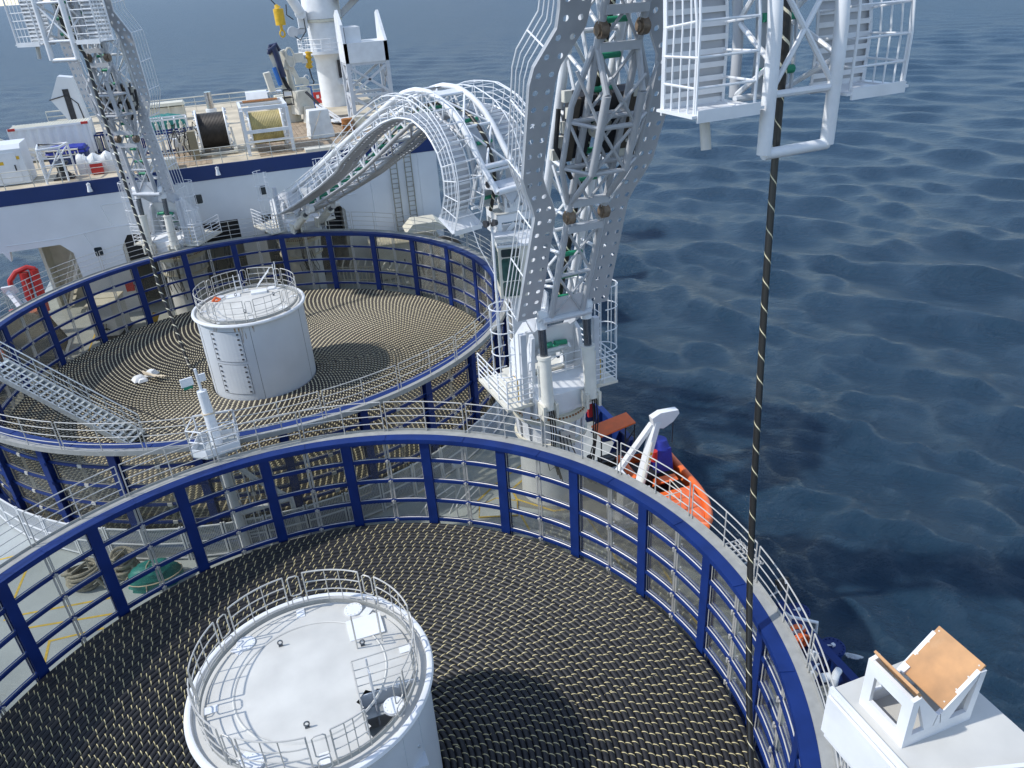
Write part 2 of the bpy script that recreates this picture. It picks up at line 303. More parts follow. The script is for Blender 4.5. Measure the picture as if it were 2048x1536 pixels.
# ================================================================ SEA
SEA_Z = -7.0
def make_sea():
    rng = np.random.RandomState(3)
    ac = PI/2 - yaw
    a_f = np.linspace(ac-1.0, ac+0.85, 900); a_c = np.linspace(ac+0.85, ac-1.0+2*PI, 60)[1:]
    A = np.concatenate([a_f, a_c]); R = np.concatenate([[.5], np.geomspace(10, 14000, 1000)])
    RR, AA = np.meshgrid(R, A, indexing='ij'); X = CAM.x + RR*np.cos(AA); Y = CAM.y + RR*np.sin(AA); Z = np.zeros_like(X)
    dx = np.zeros_like(X); dy = np.zeros_like(X); J = np.zeros_like(X); lost = np.zeros_like(X); tot = 0
    sp = RR*.0073
    for k in range(130):
        lam = 10**rng.uniform(math.log10(.5), math.log10(13)); th = math.radians(218) + rng.normal()*(.55 if lam > 5 else .85)
        kk = 2*PI/lam; sl = .036*(1.15 if lam < 4 else .85); a = sl/kk; fade = np.clip(lam/(sp*3.0)-1, 0, 1)
        ph = kk*(X*math.cos(th) + Y*math.sin(th)) + rng.uniform(0, 2*PI)
        c, s = np.cos(ph), np.sin(ph); Z += a*c*fade; dx -= a*s*math.cos(th)*fade; dy -= a*s*math.sin(th)*fade; J += sl*c*fade; lost += sl*sl*(1-fade)**2; tot += sl*sl
    X += dx; Y += dy
    foam = J
    nr, na = RR.shape; verts = np.stack([X, Y, Z+SEA_Z], -1).reshape(-1, 3)
    i = np.arange(nr-1)[:, None]; j = np.arange(na)[None, :]; j2 = (j+1) % na
    F = np.stack([i*na+j, (i+1)*na+j, (i+1)*na+j2, i*na+j2], -1).reshape(-1, 4)
    me = bpy.data.meshes.new('sea'); me.vertices.add(len(verts)); me.vertices.foreach_set('co', verts.ravel())
    me.loops.add(F.size); me.loops.foreach_set('vertex_index', F.ravel().astype(np.int32))
    me.polygons.add(len(F)); me.polygons.foreach_set('loop_start', np.arange(0, F.size, 4, dtype=np.int32)); me.polygons.foreach_set('loop_total', np.full(len(F), 4, dtype=np.int32))
    me.polygons.foreach_set('use_smooth', np.ones(len(F), dtype=bool)); me.update(calc_edges=True)
    at = me.attributes.new('crest', 'FLOAT', 'POINT'); at.data.foreach_set('value', foam.ravel().astype(np.float32))
    at = me.attributes.new('small_waves', 'FLOAT', 'POINT'); at.data.foreach_set('value', (lost/tot).ravel().astype(np.float32))
    o = bpy.data.objects.new('sea', me); C.objects.link(o); o['kind'] = 'structure'
    m = bpy.data.materials.new('sea_water'); m.use_nodes = True; nt = m.node_tree; b = nt.nodes['Principled BSDF']
    b.inputs['Roughness'].default_value = .10; b.inputs['IOR'].default_value = 1.34
    tc = nt.nodes.new('ShaderNodeTexCoord')
    def noise(scale, det=5, rough=.55, st=(1,1,1)):
        mp = nt.nodes.new('ShaderNodeMapping'); mp.inputs['Scale'].default_value = st; mp.inputs['Rotation'].default_value = (0,0,math.radians(-25)); nt.links.new(tc.outputs['Object'], mp.inputs[0])
        n = nt.nodes.new('ShaderNodeTexNoise'); n.inputs['Scale'].default_value = scale; n.inputs['Detail'].default_value = det; n.inputs['Roughness'].default_value = rough; nt.links.new(mp.outputs[0], n.inputs[0]); return n
    n1 = noise(.75, 9, .70, (1.0, 1.7, 1)); n0 = noise(.03, 3, .5); nf = noise(1.5, 9, .75, (1.0, 1.6, 1)); nb = noise(.06, 4, .6)
    bp = nt.nodes.new('ShaderNodeBump'); bp.inputs['Strength'].default_value = 1.0; bp.inputs['Distance'].default_value = .62
    nt.links.new(n1.outputs[0], bp.inputs['Height']); nt.links.new(bp.outputs[0], b.inputs['Normal'])
    cr = nt.nodes.new('ShaderNodeMix'); cr.data_type = 'RGBA'; nt.links.new(n0.outputs[0], cr.inputs[0]); cr.inputs[6].default_value = (.014,.042,.075,1); cr.inputs[7].default_value = (.022,.058,.100,1)
    av = nt.nodes.new('ShaderNodeAttribute'); av.attribute_name = 'crest'
    # foam where crests are steep and the break-up noise is high
    r1 = nt.nodes.new('ShaderNodeMapRange'); r1.inputs[1].default_value = .50; r1.inputs[2].default_value = .80; nt.links.new(av.outputs['Fac'], r1.inputs[0])
    r3 = nt.nodes.new('ShaderNodeMapRange'); r3.inputs[1].default_value = .52; r3.inputs[2].default_value = .60; nt.links.new(nb.outputs[0], r3.inputs[0])
    m0 = nt.nodes.new('ShaderNodeMath'); m0.operation = 'MULTIPLY'; nt.links.new(r1.outputs[0], m0.inputs[0]); nt.links.new(r3.outputs[0], m0.inputs[1])
    ad = nt.nodes.new('ShaderNodeMath'); ad.operation = 'MULTIPLY_ADD'; ad.inputs[1].default_value = .34; nt.links.new(m0.outputs[0], ad.inputs[0]); nt.links.new(nf.outputs[0], ad.inputs[2])
    r2 = nt.nodes.new('ShaderNodeMapRange'); r2.inputs[1].default_value = .72; r2.inputs[2].default_value = .80; nt.links.new(ad.outputs[0], r2.inputs[0])
    fx = nt.nodes.new('ShaderNodeMix'); fx.data_type = 'RGBA'; nt.links.new(r2.outputs[0], fx.inputs[0]); nt.links.new(cr.outputs[2], fx.inputs[6]); fx.inputs[7].default_value = (.75,.8,.82,1)
    nt.links.new(fx.outputs[2], b.inputs['Base Color'])
    rg = nt.nodes.new('ShaderNodeMapRange'); rg.inputs[3].default_value = .0; rg.inputs[4].default_value = .7; nt.links.new(r2.outputs[0], rg.inputs[0])
    sw = nt.nodes.new('ShaderNodeAttribute'); sw.attribute_name = 'small_waves'; sr = nt.nodes.new('ShaderNodeMath'); sr.operation = 'MULTIPLY_ADD'; sr.inputs[1].default_value = .30; sr.inputs[2].default_value = .09; nt.links.new(sw.outputs['Fac'], sr.inputs[0])
    ra = nt.nodes.new('ShaderNodeMath'); ra.operation = 'ADD'; nt.links.new(rg.outputs[0], ra.inputs[0]); nt.links.new(sr.outputs[0], ra.inputs[1]); nt.links.new(ra.outputs[0], b.inputs['Roughness'])
    me.materials.append(m)
make_sea()
# ================================================================ HULL AND MAIN DECK
mb = MB()
prof = [(-14.75,-24),(14.75,-24),(14.75,76),(12.5,80),(-12.5,80),(-14.75,76)]
mb.extr([(x, y, -9.5) for x, y in prof], (0,0,9.47))
hull = obj('ship_hull', mb, 'hull'); tag(hull, 'dark blue hull of the cable ship below its main deck, standing in the sea', 'ship hull')
mb = MB(); mb.extr([(x*.999, y, -.028) for x, y in prof], (0,0,.028)); struct(obj('main_deck', mb, 'deck'))
def line(name, pts, w_=.09, z=.006, mtl='yellow', closed=False):
    mb = MB(); P = [V((p[0], p[1], z)) for p in pts]
    if closed: P.append(P[0])
    for i in range(len(P)-1):
        t = (P[i+1]-P[i]).normalized(); s_ = V((-t.y, t.x, 0))*w_/2
        a, b = P[i]-t*w_/2, P[i+1]+t*w_/2; zo = V((0,0,.0012*(i % 2)))
        mb.add([a-s_+zo, b-s_+zo, b+s_+zo, a+s_+zo], [(0,1,2,3)])
    return struct(obj(name, mb, mtl, smooth=0))
struct(obj('deck_walkway_marking', MB().add([(x, y, .004) for x, y in [(8.2,11.2),(8.95,11.2),(8.98,11.95),(10,12.6),(12.2,12.9),(12.9,9.8),(12.3,4),(11.9,1.5),(10.9,1.5),(11.0,5.6),(11.0,9.2),(9.9,9.75)]], [tuple(range(12))]), 'deckwalk', smooth=0))
line('yellow_deck_line', [(7.4,11.75),(8.4,12.5),(10.1,13.5)]); line('yellow_deck_line', [(9.7,12.4),(8.95,11.9),(8.9,11.15),(10.0,9.8),(10.9,9.6)])
line('yellow_deck_line', [(11.05,9.4),(10.98,5.6),(11.3,3.2)]); line('yellow_deck_line', [(12.9,9.9),(12.3,5.2),(11.9,1.6)])
line('yellow_deck_line', [(8.66,9.1),(8.7,10.6),(8.3,10.95)])
line('yellow_deck_line', [(-10.2,13.2),(-10.05,15.1)]); line('yellow_deck_line', [(-10.3,12.1),(-9.7,12.15),(-6.7,11.75)]); line('yellow_deck_line', [(-9.6,11.35),(-6.4,10.8)])
line('yellow_deck_line', [(-8.6,9.2),(-8.6,10.3),(-6.9,10.2)]); line('yellow_deck_line', [(-11.6,16.0),(-10.5,16.0)]); line('yellow_deck_line', [(-8.4,35.5),(-8.9,46)]); line('yellow_deck_line', [(-10.2,36),(-9.9,46)])
# ================================================================ CAROUSELS
def carousel(name, label, cx, cy, R, N, ph, z_levels, pane, zb0):
    # label thing at deck under the centre; parts rotate copies about the centre
    t = thing(name, label, 'cable tank', (cx, cy, 0)); ZT = 4.9; step = 2*PI/N; D = 2
    mb = MB()  # post at angle 0: I section
    mb.b2(R+.0, R+.03, -.17, .17, zb0, ZT); mb.b2(R+.03, R+.30, -.015, .015, zb0, ZT); mb.b2(R+.30, R+.33, -.15, .15, zb0, ZT)
    for z in z_levels: mb.box((R+.34, 0, z), (.03,.22,.12))
    post = obj('post', mb, 'blue', t, smooth=0)
    mb = MB()  # slim mullion with clamps
    mb.tube([(R+.10,-.035,zb0),(R+.10,-.035,ZT)], .016, 6); mb.tube([(R+.10,.035,zb0),(R+.10,.035,ZT)], .016, 6)
    for z in z_levels:
        mb.box((R+.02,0,z), (.06,.16,.05)); mb.tube([(R-.02,0,z-.07),(R-.02,0,z+.07)], .03, 6); mb.box((R+.17,0,z), (.05,.18,.14))
    mul = obj('mullion', mb, 'steel', t)
    # panes per bay: flat-ish curved sheets
    mb = MB(); a0 = math.asin(.19/R); zs = [zb0+.1] + [z for z in z_levels] + [ZT]
    vs = []; n = 6
    a1 = step - a0
    for i in range(n+1):
        a = a0 + (a1-a0)*i/n
        for z in (zb0+.1, ZT): vs.append(((R+.13)*math.cos(a), (R+.13)*math.sin(a), z))
    mb.add(vs, [(2*i, 2*i+2, 2*i+3, 2*i+1) for i in range(n)])
    pn = obj('window_pane', mb, pane, t)
    mb = MB()  # grey frame seals round the panes of the bay
    zl = sorted([zb0+.12] + list(z_levels) + [ZT])
    for i in range(len(zl)-1):
        for (b0, b1) in ((a0, step/2-.006*12/R), (step/2+.006*12/R, a1)):
            za, zc = zl[i]+.065, zl[i+1]-.065; rr = R+.09
            P = arc((0,0), rr, b0, b1, 3, za) + arc((0,0), rr, b1, b0, 3, zc); mb.tube(P, .018, 4, closed=True)
    fr = obj('pane_seal', mb, 'steel', t)
    k0 = 0
    for k in range(N):
        a = ph - k*step
        if k == 0: post.rotation_euler = (0,0,a); mul.rotation_euler = (0,0,a-step/2); pn.rotation_euler = (0,0,a-step); fr.rotation_euler = (0,0,a-step)
        else: cpy(post, t, a); cpy(mul, t, a-step/2); cpy(pn, t, a-step); cpy(fr, t, a-step)
    for z in z_levels:
        mb = MB(); mb.ring((0,0), R+.02, R+.17, z-.055, z+.055, 240)
        obj('ring_beam', mb, 'blue', t)
    mb = MB(); mb.ring((0,0), R-.02, R+.30, ZT-.16, ZT+.02, 288); mb.ring((0,0), R-.07, R+.30, ZT+.02, ZT+.05, 288); mb.ring((0,0), R-.08, R-.055, ZT-.10, ZT+.02, 288)
    for k in range(N):
        a = ph - k*step - step/2; ca, sa = math.cos(a), math.sin(a)
        mb.box(((R+.08)*ca, (R+.08)*sa, ZT+.058), (.34,.07,.02), rz=a)
    obj('top_ring', mb, 'blue', t)
    mb = MB(); mb.ring((0,0), R+.0, R+.42, zb0-.12, zb0+.12, 240); obj('bottom_ring', mb, 'blue', t)
    mb = MB(); mb.ring((0,0), R+.305, R+.58, ZT+.02, ZT+.045, 288); mb.ring((0,0), R+.582, R+.60, ZT-.08, ZT+.12, 288)
    obj('walkway', mb, 'walk', t)
    # handrail sections
    g = .0055*12/R; mb = MB(); P = arc((0,0), R+.55, g, step-g, 6, ZT+.06)
    rails(mb, P, (.32,.62,.92,1.2), every=3, r=.016, rp=.019, top=.019)
    mb.tube([P[3], V(P[3])+V((0,0,1.15))], .017, 6)
    hr = obj('handrail', mb, 'steel', t)
    for k in range(N):
        a = ph - k*step - step/2
        if k == 0: hr.rotation_euler = (0,0,a)
        else: cpy(hr, t, a)
    mb = MB(); mb.ring((0,0), .2, R+.05, .02, .22, 128); obj('turntable', mb, 'brown', t)
    return t
Z1, Z2 = 1.30, 1.10
zl1 = [4.9-.90, 4.9-1.79, 4.9-2.69, 4.9-3.56]
t1 = carousel('carousel', 'nearer blue framed round tank with clear panes and thin yellow dashes on its coil', 0, 0, 10.8, 24, 2.39487, zl1, 'pane1', .35)
zl2 = [4.9-.90, 4.9-1.77, 4.9-2.62, 4.9-3.45, 4.9-4.25]
t2 = carousel('carousel', 'farther blue framed round cable tank with brown tinted panes, cream flecked cable inside', 0, 25.612, 12.72, 26, 2.81012, zl2, 'pane2', .30)
def coil(name, label, c, r_in, r_out, d, z, mtl, side_levels, seed):
    n = int((r_out-r_in)/d); vs = []; fs = []; uvs = []; cum = 0; rng = random.Random(seed)
    def torus(R_, zc, a0, a1, K, S, u0):
        base = len(vs); sag = rng.uniform(-.012, .012)
        for i in range(S+1):
            th = 2*PI*i/S
            for k in range(K+1):
                a = a0 + (a1-a0)*k/K; rr = R_ + d/2*math.cos(a); zw = .012*math.sin(3*th+R_*5) + sag
                vs.append((c[0]+rr*math.cos(th), c[1]+rr*math.sin(th), zc + zw + d/2*math.sin(a)))
        for i in range(S):
            for k in range(K):
                q = (base+i*(K+1)+k, base+(i+1)*(K+1)+k, base+(i+1)*(K+1)+k+1, base+i*(K+1)+k+1); fs.append(q[::-1])
                u, u2 = u0 + 2*PI*R_*i/S, u0 + 2*PI*R_*(i+1)/S
                v, v2 = (a0+(a1-a0)*k/K)/(2*PI), (a0+(a1-a0)*(k+1)/K)/(2*PI)
                uvs.extend([(u, v2), (u2, v2), (u2, v), (u, v)])
    for i in range(n):
        R_ = r_out - d*(i+.5)
        torus(R_, z-d/2, -.15, PI+.15, 6, 260 if R_ > 7 else 160, cum); cum += 2*PI*R_
    for j in range(side_levels):
        torus(r_out-d/2, z-d/2-d*(j+1), -PI/2, PI/2, 4, 220, cum); cum += 2*PI*r_out
    mb = MB(); mb.v = vs; mb.f = fs; mb.uv = uvs
    o = obj(name, mb, mtl, smooth=60); return tag(o, label, 'cable')
coil('cable_coil', 'wide flat coil of black cable with thin yellow dashes filling the nearer tank', (0,0), 2.68, 10.72, .171, Z1, 'cable1', 5, 1)
coil('cable_coil', 'wide flat coil of dark cable with thick cream flecks filling the farther tank', (0,25.612), 2.68, 12.62, .171, Z2, 'cable2', 5, 2)
# ================================================================ CORE DRUMS
def core(label, cx, cy, zt, rot, near):
    t = thing('tank_core', label, 'drum', (cx, cy, 0), rot); r = 2.74
    mb = MB(); mb.lathe([(r-.1, .2), (r-.1, zt-.15), (r-.02, zt-.1)], n=96); obj('wall', mb, 'drum', t)
    mb = MB(); mb.lathe([(r-.02, zt-.12), (r+.05, zt-.08), (r+.07, zt-.02), (r+.04, zt+.05), (r-.02, zt+.07), (r-.08, zt+.05), (r-.10, zt), (r-.10, zt-.06)], n=96); obj('rim', mb, 'white', t)
    # top plate with a sunken well for the stair on one side
    mb = MB(); n = 96; R2 = r-.10; rc = r-.42
    mb.ring((0,0), rc, R2, zt-.10, zt-.05, 96)
    a_ = [2*PI*i/n for i in range(n)]
    cut = (.95, 2.05, -2.0, -.95) if near else None
    if near:
        x0, x1, y0, y1 = cut; pts = []
        # dome top made as rings, leaving the well open
        K = 10
        for k in range(K):
            ra, rb = rc*k/K, rc*(k+1)/K; za, zb = zt+.10*(1-(k/K)**2)+.02, zt+.10*(1-((k+1)/K)**2)+.02
            for i in range(n):
                a, b = a_[i], a_[(i+1) % n] if i < n-1 else 2*PI
                mx_, my_ = (ra+rb)/2*math.cos((a+b)/2), (ra+rb)/2*math.sin((a+b)/2)
                if x0 < mx_ < x1+1 and y0 < my_ < y1: continue
                mb.add([(ra*math.cos(a), ra*math.sin(a), za), (rb*math.cos(a), rb*math.sin(a), zb), (rb*math.cos(b), rb*math.sin(b), zb), (ra*math.cos(b), ra*math.sin(b), za)], [(0,1,2,3)])
    else:
        mb.lathe([(rc, zt+.02), (rc*.8, zt+.05), (rc*.5, zt+.09), (.01, zt+.12)], n=96)
    mb.lathe([(rc, zt+.02), (rc, zt-.06)], n=96)
    obj('top_plate', mb, 'drumtop', t)
    mb = MB(); mb.lathe([(r*.62, zt+.075), (r*.62+.03, zt+.09), (r*.62+.06, zt+.062)], n=96); obj('seam_weld', mb, 'drumtop', t)
    mb = MB(); mb.ring((0,0), r-.30, r-.285, zt+.02, zt+.15, 96); obj('toe_board', mb, 'walk', t)
    # railing panels with gate loops
    segs = 8; gap = .10
    for k in range(segs):
        a0, a1 = 2*PI*k/segs+gap, 2*PI*(k+1)/segs-gap
        if near and k == 6: a1 -= .28
        mb = MB(); P = arc((0,0), r-.28, a0, a1, 8, zt+.03); rails(mb, P, (.18,.46,.76,1.08), every=8, r=.016, rp=.02, top=.02)
        for q in (3, 5): mb.tube([P[q], V(P[q])+V((0,0,1.08))], .014, 6)
        obj('handrail', mb, 'steel', t)
        a = 2*PI*k/segs; mb = MB()
        for (zl, zh) in ((zt+.45, zt+1.06), (zt+.05, zt+.36)):
            w_ = .055; L = []
            for (da, z) in ((-w_, zl+.04), (-w_, zh-.05), (-w_*.6, zh), (w_*.6, zh), (w_, zh-.05), (w_, zl+.04), (w_*.6, zl), (-w_*.6, zl)): L.append(((r-.28)*math.cos(a+da), (r-.28)*math.sin(a+da), z))
            mb.tube(L, .017, 6, closed=True)
        obj('gate_loop', mb, 'steel', t)
        mb = MB(); mb.box(((r-.52)*math.cos(a), (r-.52)*math.sin(a), zt+.045), (.3,.2,.02), rz=a); obj('foot_plate', mb, 'white', t)
    # round flanged covers and lifting eyes
    for a, q in ((2.25,.80),(.95,.80),(-2.25,.82),(-.75,.80)):
        mb = MB(); x, y = r*q*math.cos(a), r*q*math.sin(a); mb.cyl((x,y,zt+.0), (x,y,zt+.085), .23, n=20)
        for i in range(12): b = 2*PI*i/12; mb.cyl((x+.19*math.cos(b), y+.19*math.sin(b), zt+.085), (x+.19*math.cos(b), y+.19*math.sin(b), zt+.10), .013, n=6)
        obj('flange_cover', mb, 'white', t)
    for a in (2.0, .35, -1.75):
        mb = MB(); x, y = r*.5*math.cos(a), r*.5*math.sin(a); z = zt+.13
        mb.tube([(x+.055*math.cos(b), y, z+.075+.065*math.sin(b)) for b in [2*PI*i/12 for i in range(12)]], .018, 6, closed=True); mb.box((x,y,zt+.10), (.10,.05,.05))
        obj('lifting_eye', mb, 'chrome', t)
    if near:
        mb = MB(); mb.box((1.45, 1.05, zt+.09), (.85,.7,.03)); obj('hatch_cover', mb, 'white', t)
        for z_, y_ in ((zt-.35,-1.15),(zt-.75,-1.4),(zt-1.15,-1.65)):
            mb = MB(); mb.box((1.5, y_, z_), (1.0,.3,.04)); obj('step', mb, 'alu', t)
        mb = MB(); mb.b2(.95,2.1,-2.0,-.95, zt-1.6, zt-1.55); mb.b2(.93,.96,-2.0,-.95, zt-1.6, zt+.05); mb.b2(.95,2.3,-.96,-.93, zt-1.6, zt+.05); obj('stair_well', mb, 'drum', t)
        mb = MB()
        for P in ([(.93,-1.98,zt+.06),(.93,-1.3,zt+.06),(.93,-.9,zt+.06),(1.6,-.9,zt+.06),(2.25,-.9,zt+.06)],): rails(mb, P, (.25,.5,.75,1.05), every=2, r=.013, rp=.02, top=.018)
        obj('well_handrail', mb, 'steel', t)
        mb = MB(); ladder_mb(mb, (1.25,-1.0,zt-1.2), (1.25,-1.0,zt+.95), (0,1,0), w_=.42); obj('access_ladder', mb, 'grey', t)
        mb = MB()
        for x_ in (1.15, 1.75): mb.tube([(x_,.62,zt+.1),(x_,.62,zt+.95),(x_,.42,zt+1.0),(x_,.42,zt+.1)], .02, 6)
        obj('grab_rail', mb, 'steel', t)
    else:
        for side in (0, 1):
            pass
        mb = MB(); mb.box((.6,1.3,zt+.13), (.8,.5,.12)); mb.box((-.7,1.4,zt+.1), (.7,.5,.05)); obj('hatch_cover', mb, 'white', t)
        mb = MB(); ladder_mb(mb, (-.35,1.75,zt+.05), (-.35,1.75,zt+1.1), (1,0,0), w_=.3); ladder_mb(mb, (.55,1.95,zt+.2), (1.35,1.75,zt+1.1), (.2,1,0), w_=.5); ladder_mb(mb, (1.55,1.75,zt+.05), (1.62,1.75,zt+1.4), (.3,1,0), w_=.4); obj('access_ladder', mb, 'white', t)
        mb = MB(); mb.tube([(-1.75,1.2,zt+.06),(-1.55,1.35,zt+.2),(-1.35,1.25,zt+.08)], .07, 6); mb.box((-1.5,1.1,zt+.08),(.25,.12,.06)); obj('rag_bundle', mb, 'orange', t)
    # bolted access plates down the wall
    A0 = math.radians(-122) if not near else math.radians(-60)
    for zlo, zhi in ((zt-1.95, zt-.35), (zt-3.75, zt-2.1)):
        if near: continue
        mb = MB(); da = .31
        Pa = arc((0,0), r-.085, A0-da, A0+da, 8, 0)
        for i in range(8):
            p, q = Pa[i], Pa[i+1]; mb.add([(p[0],p[1],zlo),(q[0],q[1],zlo),(q[0],q[1],zhi),(p[0],p[1],zhi)], [(0,1,2,3)])
        pl = obj('access_plate', mb, 'drum', t)
        mb = MB(); E_ = [(x,y,zlo) for x,y,_ in Pa] + [(x,y,zhi) for x,y,_ in Pa[::-1]]; mb.tube([(x*1.001,y*1.001,z) for x,y,z in E_], .008, 4, closed=True); obj('plate_edge', mb, 'dark', pl)
        mb = MB()
        for aa in (A0-da*.82, A0+da*.82):
            for i in range(6):
                z = zlo + (zhi-zlo)*(i+.5)/6; x, y = (r-.07)*math.cos(aa), (r-.07)*math.sin(aa); tx, ty = -math.sin(aa)*.045, math.cos(aa)*.045
                mb.cyl((x-tx,y-ty,z), (x-tx*.2,y-ty*.2,z), .042, n=8); mb.cyl((x+tx*.2,y+ty*.2,z), (x+tx,y+ty,z), .042, n=8)
        obj('hand_hole', mb, 'dark', pl)
    if not near:
        for aa in (-94, -160, -30, 30, 100):
            mb = MB(); a = math.radians(aa); mb.tube([((r-.097)*math.cos(a), (r-.097)*math.sin(a), .4), ((r-.097)*math.cos(a), (r-.097)*math.sin(a), zt-.16)], .007, 4); obj('seam_line', mb, 'dark', t)
        mb = MB()   # rust runs below the rim
        for aa, wd, L in ((-103,.05,.8),(-109,.03,.45),(-99,.02,.6),(-132,.07,.3),(-90,.02,.3)):
            a = math.radians(aa); n_ = 5
            vs = [((r-.094)*math.cos(a+e*wd*(1-.75*j/n_)), (r-.094)*math.sin(a+e*wd*(1-.75*j/n_)), zt-.16-L*j/n_) for j in range(n_+1) for e in (-1,1)]
            mb.add(vs, [(2*j, 2*j+1, 2*j+3, 2*j+2) for j in range(n_)])
        ru = obj('rust_run', mb, 'rustrun', t)
    else:
        mb = MB()
        for aa in (-38, -52):
            a = math.radians(aa); mb.tube([((r-.097)*math.cos(a), (r-.097)*math.sin(a), .4), ((r-.097)*math.cos(a), (r-.097)*math.sin(a), zt-.16)], .012, 4)
        obj('seam_line', mb, 'drum', t)
    return t
def rustmat():
    m = bpy.data.materials.new('rust_run_stain'); m.use_nodes = True; nt = m.node_tree; b = nt.nodes['Principled BSDF']; b.inputs['Base Color'].default_value = (.42,.24,.07,1); b.inputs['Roughness'].default_value = .8
    tc = nt.nodes.new('ShaderNodeTexCoord'); mp = nt.nodes.new('ShaderNodeMapping'); mp.inputs['Scale'].default_value = (9,9,1.2); nt.links.new(tc.outputs['Object'], mp.inputs[0])
    n = nt.nodes.new('ShaderNodeTexNoise'); n.inputs['Scale'].default_value = 1.5; n.inputs['Detail'].default_value = 6; nt.links.new(mp.outputs[0], n.inputs[0])
    r = nt.nodes.new('ShaderNodeMapRange'); r.inputs[1].default_value = .42; r.inputs[2].default_value = .70; r.inputs[4].default_value = .75; nt.links.new(n.outputs[0], r.inputs[0]); nt.links.new(r.outputs[0], b.inputs['Alpha']); return m
M['rustrun'] = rustmat()
core('big white round core drum with a railed top and stair well, nearest the camera', 0, 0, 5.25, 0, True)
core('white round core drum with rust runs and bolted plates in the farther tank', 0, 25.612, 5.17, 0, False)
# ================================================================ DECKHOUSE (the white block across the far end)
YW = 42.4; ZD = 9.1
dh = thing('deckhouse', 'white deckhouse across the ship behind the farther tank, blue band along its top edge', 'deckhouse', (0, YW, 0))
mb = MB()
def wallpoly(pts, y0=0.0, th=.18): mb.extr([(x, y0, z) for x, z in pts], (0, th, 0))
wallpoly([(-14.6,5.35),(14.7,5.35),(14.7,8.2),(-14.6,8.2)])
wallpoly([(-14.6,5.35),(-14.6,5.34),(-13.9,5.34),(-13.9,5.35)])
wallpoly([(-10.95,5.35),(-10.35,4.7),(-10.2,0),(-7.4,0),(-7.4,4.6),(-6.9,5.35)])
wallpoly([(7.15,5.35),(7.6,4.9),(7.6,0),(14.7,0),(14.7,5.35)])
wallpoly([(.2,5.35),(.2,0),(1.8,0),(1.8,5.35)])
obj('front_wall', mb, 'wall', dh, smooth=0)
mb = MB(); mb.b2(-14.64, 14.72, -.03, .18, 8.2, 9.12); obj('blue_band', mb, 'bluestripe', dh, smooth=0)
mb = MB(); mb.b2(14.5, 14.68, .18, 33.4, 0, 9.05); obj('side_wall', mb, 'wall', dh, smooth=0)
mb = MB(); mb.b2(-14.6, -14.42, .18, 33.4, 5.4, 9.05); obj('side_wall', mb, 'wall', dh, smooth=0)
mb = MB(); mb.b2(-14.42, 14.5, .18, 33.2, 8.9, 9.06); mb.b2(-14.42,14.5,33.2,33.4,0,9.0); mb.b2(-14.4,-9.2,4.3,4.45,5.4,8.9); mb.b2(-14.42,14.5,.18,33.2,5.4,5.5); obj('deck_structure', mb, 'deckcream', dh, smooth=0)
mb = MB(); mb.b2(-14.55, 14.65, .0, 33.4, 9.062, 9.10); obj('upper_deck', mb, 'deckcream', dh, smooth=0)
mb = MB()
for i in range(24): mb.b2(2.6+i*.36, 2.93+i*.36, .9, 15.5, 9.102, 9.135)
for i in range(14): mb.b2(-5.6+i*.36, -5.27+i*.36, .7, 7, 9.102, 9.13)
obj('wooden_decking', mb, 'wood', dh, smooth=0)
mb = MB(); mb.b2(-7.4,-7.2,.18,9,0,5.4); mb.b2(7.4,7.6,.18,9,0,5.4); mb.b2(-7.4,7.6,9,9.2,0,5.4); mb.b2(-10.3,-10.1,.18,9,0,5.4); mb.b2(-12.9,-10.3,5.2,5.4,0,5.4); mb.b2(-13.0,-12.8,3.2,5.3,0,5.4)
obj('recess_wall', mb, 'creamw', dh, smooth=0)
for i, (x0, x1) in enumerate(((-7.2,.2),(1.8,7.4))):
    mb = MB()
    for q in range(9):
        x = x0+.4+(x1-x0-.8)*random.random(); mb.box((x, 1.5+random.random()*5, .6+random.random()*1.0), (.5+random.random(), .6, 1.2+random.random()*1.5))
    for q in range(8): x = x0+.3+(x1-x0-.6)*random.random(); mb.tube([(x,.8+random.random()*4,0),(x,1.4,2.4),(x+.6*random.random(),1.5,5.3)], .06, 6)
    obj('recess_machinery', mb, 'dark', dh)
mb = MB(); mb.b2(-7.2,.2,.25,.3,3.6,5.35); mb.b2(3.6,7.3,.9,.95,2.0,5.35); obj('recess_shade_sheet', mb, 'black', dh, smooth=0)  # black sheets stand in for the deep shade inside the recess openings
def rrect(cx, cz, w_, h_, r, y): 
    P = []
    for (sx, sz, a0) in ((1,1,0),(-1,1,PI/2),(-1,-1,PI),(1,-1,1.5*PI)):
        for k in range(4): a = a0+PI/2*k/3; P.append((cx+sx*(w_/2-r)+r*math.cos(a), y, cz+sz*(h_/2-r)+r*math.sin(a)))
    return P
for (x, z) in ((-1.96,7.05),(2.3,7.06),(-8.86,4.54)):
    mb = MB(); mb.extr(rrect(x, z, .62, .74, .12, -.04), (0,.035,0)); wd = obj('window', mb, 'white', dh)
    mb = MB(); mb.extr(rrect(x, z, .48, .60, .09, -.055), (0,.014,0)); obj('pane', mb, 'window', wd)
mb = MB()
for P in ([(-14,5.75),(-10.8,5.75),(-8.0,6.0),(-6.1,6.0)], [(-9.4,5.93),(-8.6,3.1)], [(-7.6,6.05),(-7.9,7.5)], [(-7.9,7.5),(-5.6,7.5)], [(-5.9,6.0),(-5.6,5.4)], [(3.9,5.9),(8.5,5.9)], [(9.7,8.2),(9.7,.5)], [(13.3,8.2),(13.3,3)]):
    mb.tube([(x, -.005, z) for x, z in P], .035, 4)
obj('weld_seam', mb, 'wall', dh)
